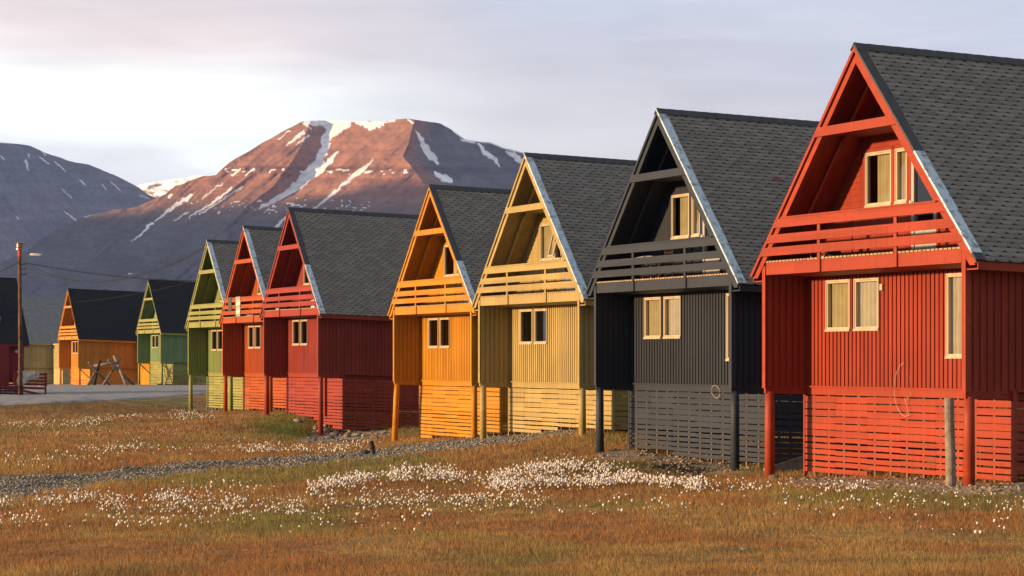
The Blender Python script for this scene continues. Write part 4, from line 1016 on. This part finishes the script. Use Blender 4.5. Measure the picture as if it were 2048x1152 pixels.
# ------------------------------------------------------------------ haze
HAZE = 0.58e-4
if HAZE:
    mb = MB(); mb.box(-2700, 2300, -700, 5600, -9.5, 700)
    hz_ = bpy.data.materials.new('haze_air'); hz_.use_nodes = True; nt = hz_.node_tree; nt.nodes.clear(); o_ = nt.nodes.new('ShaderNodeOutputMaterial'); pv = nt.nodes.new('ShaderNodeVolumePrincipled')
    pv.inputs['Color'].default_value = (.26,.43,1.0,1); pv.inputs['Density'].default_value = HAZE; pv.inputs['Anisotropy'].default_value = 0.0
    nt.links.new(pv.outputs[0], o_.inputs['Volume'])
    tag(mb.build('haze', hz_), 'thin bluish evening haze filling the valley', 'haze', kind='stuff')

# ------------------------------------------------------------------ sun, sky, camera
sl = bpy.data.lights.new('sun', 'SUN'); sl.energy = 5.0; sl.angle = R(2.6); sl.color = (1.0,.635,.335)
so = bpy.data.objects.new('sun', sl); COL.objects.link(so); so.rotation_euler = SUNV.to_track_quat('Z', 'Y').to_euler(); so.location = (0,0,60)
wd = bpy.data.worlds.new('World'); SC.world = wd; wd.use_nodes = True; nt = wd.node_tree; N = nt.nodes.new; L = nt.links.new; bg = nt.nodes['Background']
sky = N('ShaderNodeTexSky'); sky.sky_type = 'NISHITA'; sky.sun_disc = False; sky.sun_elevation = R(SUN_EL); sky.sun_rotation = math.atan2(SUNV.x, SUNV.y)
tc = N('ShaderNodeTexCoord'); sx = N('ShaderNodeSeparateXYZ'); L(tc.outputs['Generated'], sx.inputs[0])
def math_(op, a, b=None):
    n = N('ShaderNodeMath'); n.operation = op
    for i, v in enumerate((a, b)):
        if v is None: continue
        if isinstance(v, (int, float)): n.inputs[i].default_value = v
        else: L(v, n.inputs[i])
    return n.outputs[0]
mp = N('ShaderNodeMapping'); mp.inputs['Scale'].default_value = (5, 3, 26); mp.inputs['Rotation'].default_value = (0, R(5), 0); L(tc.outputs['Generated'], mp.inputs[0])
n1 = N('ShaderNodeTexNoise'); n1.inputs['Scale'].default_value = 1.3; n1.inputs['Detail'].default_value = 5; n1.inputs['Roughness'].default_value = .5; L(mp.outputs[0], n1.inputs[0])
mp2 = N('ShaderNodeMapping'); mp2.inputs['Scale'].default_value = (4, 2, 9); mp2.inputs['Location'].default_value = (3.1, 0, 1.7); L(tc.outputs['Generated'], mp2.inputs[0])
n2 = N('ShaderNodeTexNoise'); n2.inputs['Scale'].default_value = 1.6; n2.inputs['Detail'].default_value = 3; L(mp2.outputs[0], n2.inputs[0])
t = math_('ADD', sx.outputs['Z'], math_('MULTIPLY', sx.outputs['X'], .055))
t = math_('ADD', t, math_('MULTIPLY', math_('SUBTRACT', n1.outputs[0], .5), .045)); t = math_('ADD', t, math_('MULTIPLY', math_('SUBTRACT', n2.outputs[0], .5), .03))
mr = N('ShaderNodeMapRange'); mr.inputs['From Min'].default_value = 0; mr.inputs['From Max'].default_value = .5; L(t, mr.inputs[0])
def ramp(els, src):
    cr = N('ShaderNodeValToRGB'); e = cr.color_ramp.elements
    while len(e) > 1: e.remove(e[-1])
    e[0].position = els[0][0]; e[0].color = (*els[0][1], 1)
    for p_, c_ in els[1:]: q = e.new(p_); q.color = (*c_, 1)
    L(src, cr.inputs[0]); return cr.outputs[0]
# left part of the sky: bright cleft low down, pink above; right part: even pale lavender
left = ramp([(.10,(.66,.70,.77)),(.140,(.74,.76,.80)),(.158,(.80,.82,.85)),(.175,(1.0,1.06,1.04)),(.218,(1.06,1.12,1.08)),(.242,(.92,.88,.86)),(.262,(.82,.72,.70)),(.285,(.74,.66,.66)),(.31,(.68,.64,.66)),(.34,(.55,.58,.68)),(.48,(.40,.41,.44)),(1,(.36,.38,.42))], mr.outputs[0])
right = ramp([(.10,(.64,.64,.67)),(.17,(.66,.65,.67)),(.21,(.62,.60,.625)),(.25,(.56,.55,.59)),(.31,(.55,.58,.68)),(.34,(.55,.58,.68)),(.48,(.40,.41,.44)),(1,(.36,.38,.42))], mr.outputs[0])
mr2 = N('ShaderNodeMapRange'); mr2.interpolation_type = 'SMOOTHSTEP'; mr2.inputs['From Min'].default_value = -.13; mr2.inputs['From Max'].default_value = .02; L(math_('ADD', sx.outputs['X'], math_('MULTIPLY', math_('SUBTRACT', n2.outputs[0], .5), .08)), mr2.inputs[0])
mx = N('ShaderNodeMix'); mx.data_type = 'RGBA'; L(mr2.outputs[0], mx.inputs[0]); L(left, mx.inputs['A']); L(right, mx.inputs['B'])
sc_ = N('ShaderNodeVectorMath'); sc_.operation = 'SCALE'; mp3 = N('ShaderNodeMapping'); mp3.inputs['Scale'].default_value = (9, 5, 60); mp3.inputs['Rotation'].default_value = (0, R(4), 0); L(tc.outputs['Generated'], mp3.inputs[0])
n3 = N('ShaderNodeTexNoise'); n3.inputs['Scale'].default_value = 1.5; n3.inputs['Detail'].default_value = 7; n3.inputs['Roughness'].default_value = .55; n3.inputs['Distortion'].default_value = .4; L(mp3.outputs[0], n3.inputs[0])
mr3 = N('ShaderNodeMapRange'); mr3.inputs['From Min'].default_value = .36; mr3.inputs['From Max'].default_value = .64; mr3.inputs['To Min'].default_value = 5.9; mr3.inputs['To Max'].default_value = 6.6; L(n3.outputs[0], mr3.inputs[0])
L(mx.outputs['Result'], sc_.inputs[0]); L(mr3.outputs[0], sc_.inputs['Scale'])
mix2 = N('ShaderNodeMix'); mix2.data_type = 'RGBA'; mix2.inputs[0].default_value = .93; L(sky.outputs[0], mix2.inputs['A']); L(sc_.outputs[0], mix2.inputs['B'])
mw = N('ShaderNodeMix'); mw.data_type = 'RGBA'; mw.blend_type = 'MULTIPLY'; mw.inputs[0].default_value = 1; L(mix2.outputs['Result'], mw.inputs['A']); mw.inputs['B'].default_value = (1.02,1.0,.975,1); L(mw.outputs['Result'], bg.inputs[0]); bg.inputs[1].default_value = .1

cam = bpy.data.cameras.new('camera'); co = bpy.data.objects.new('camera', cam); COL.objects.link(co)
cam.sensor_width = 36; cam.lens = F/2048*36; cam.shift_y = (HZ-576)/2048; cam.clip_end = 20000; cam.clip_start = .5
co.location = (0,0,0); co.rotation_euler = (R(90), 0, 0); SC.camera = co
SC.view_settings.view_transform = 'Standard'; SC.view_settings.look = 'None'; SC.view_settings.exposure = 1.1; SC.view_settings.gamma = 1
SC.cycles.max_bounces = 6; SC.cycles.transparent_max_bounces = 8
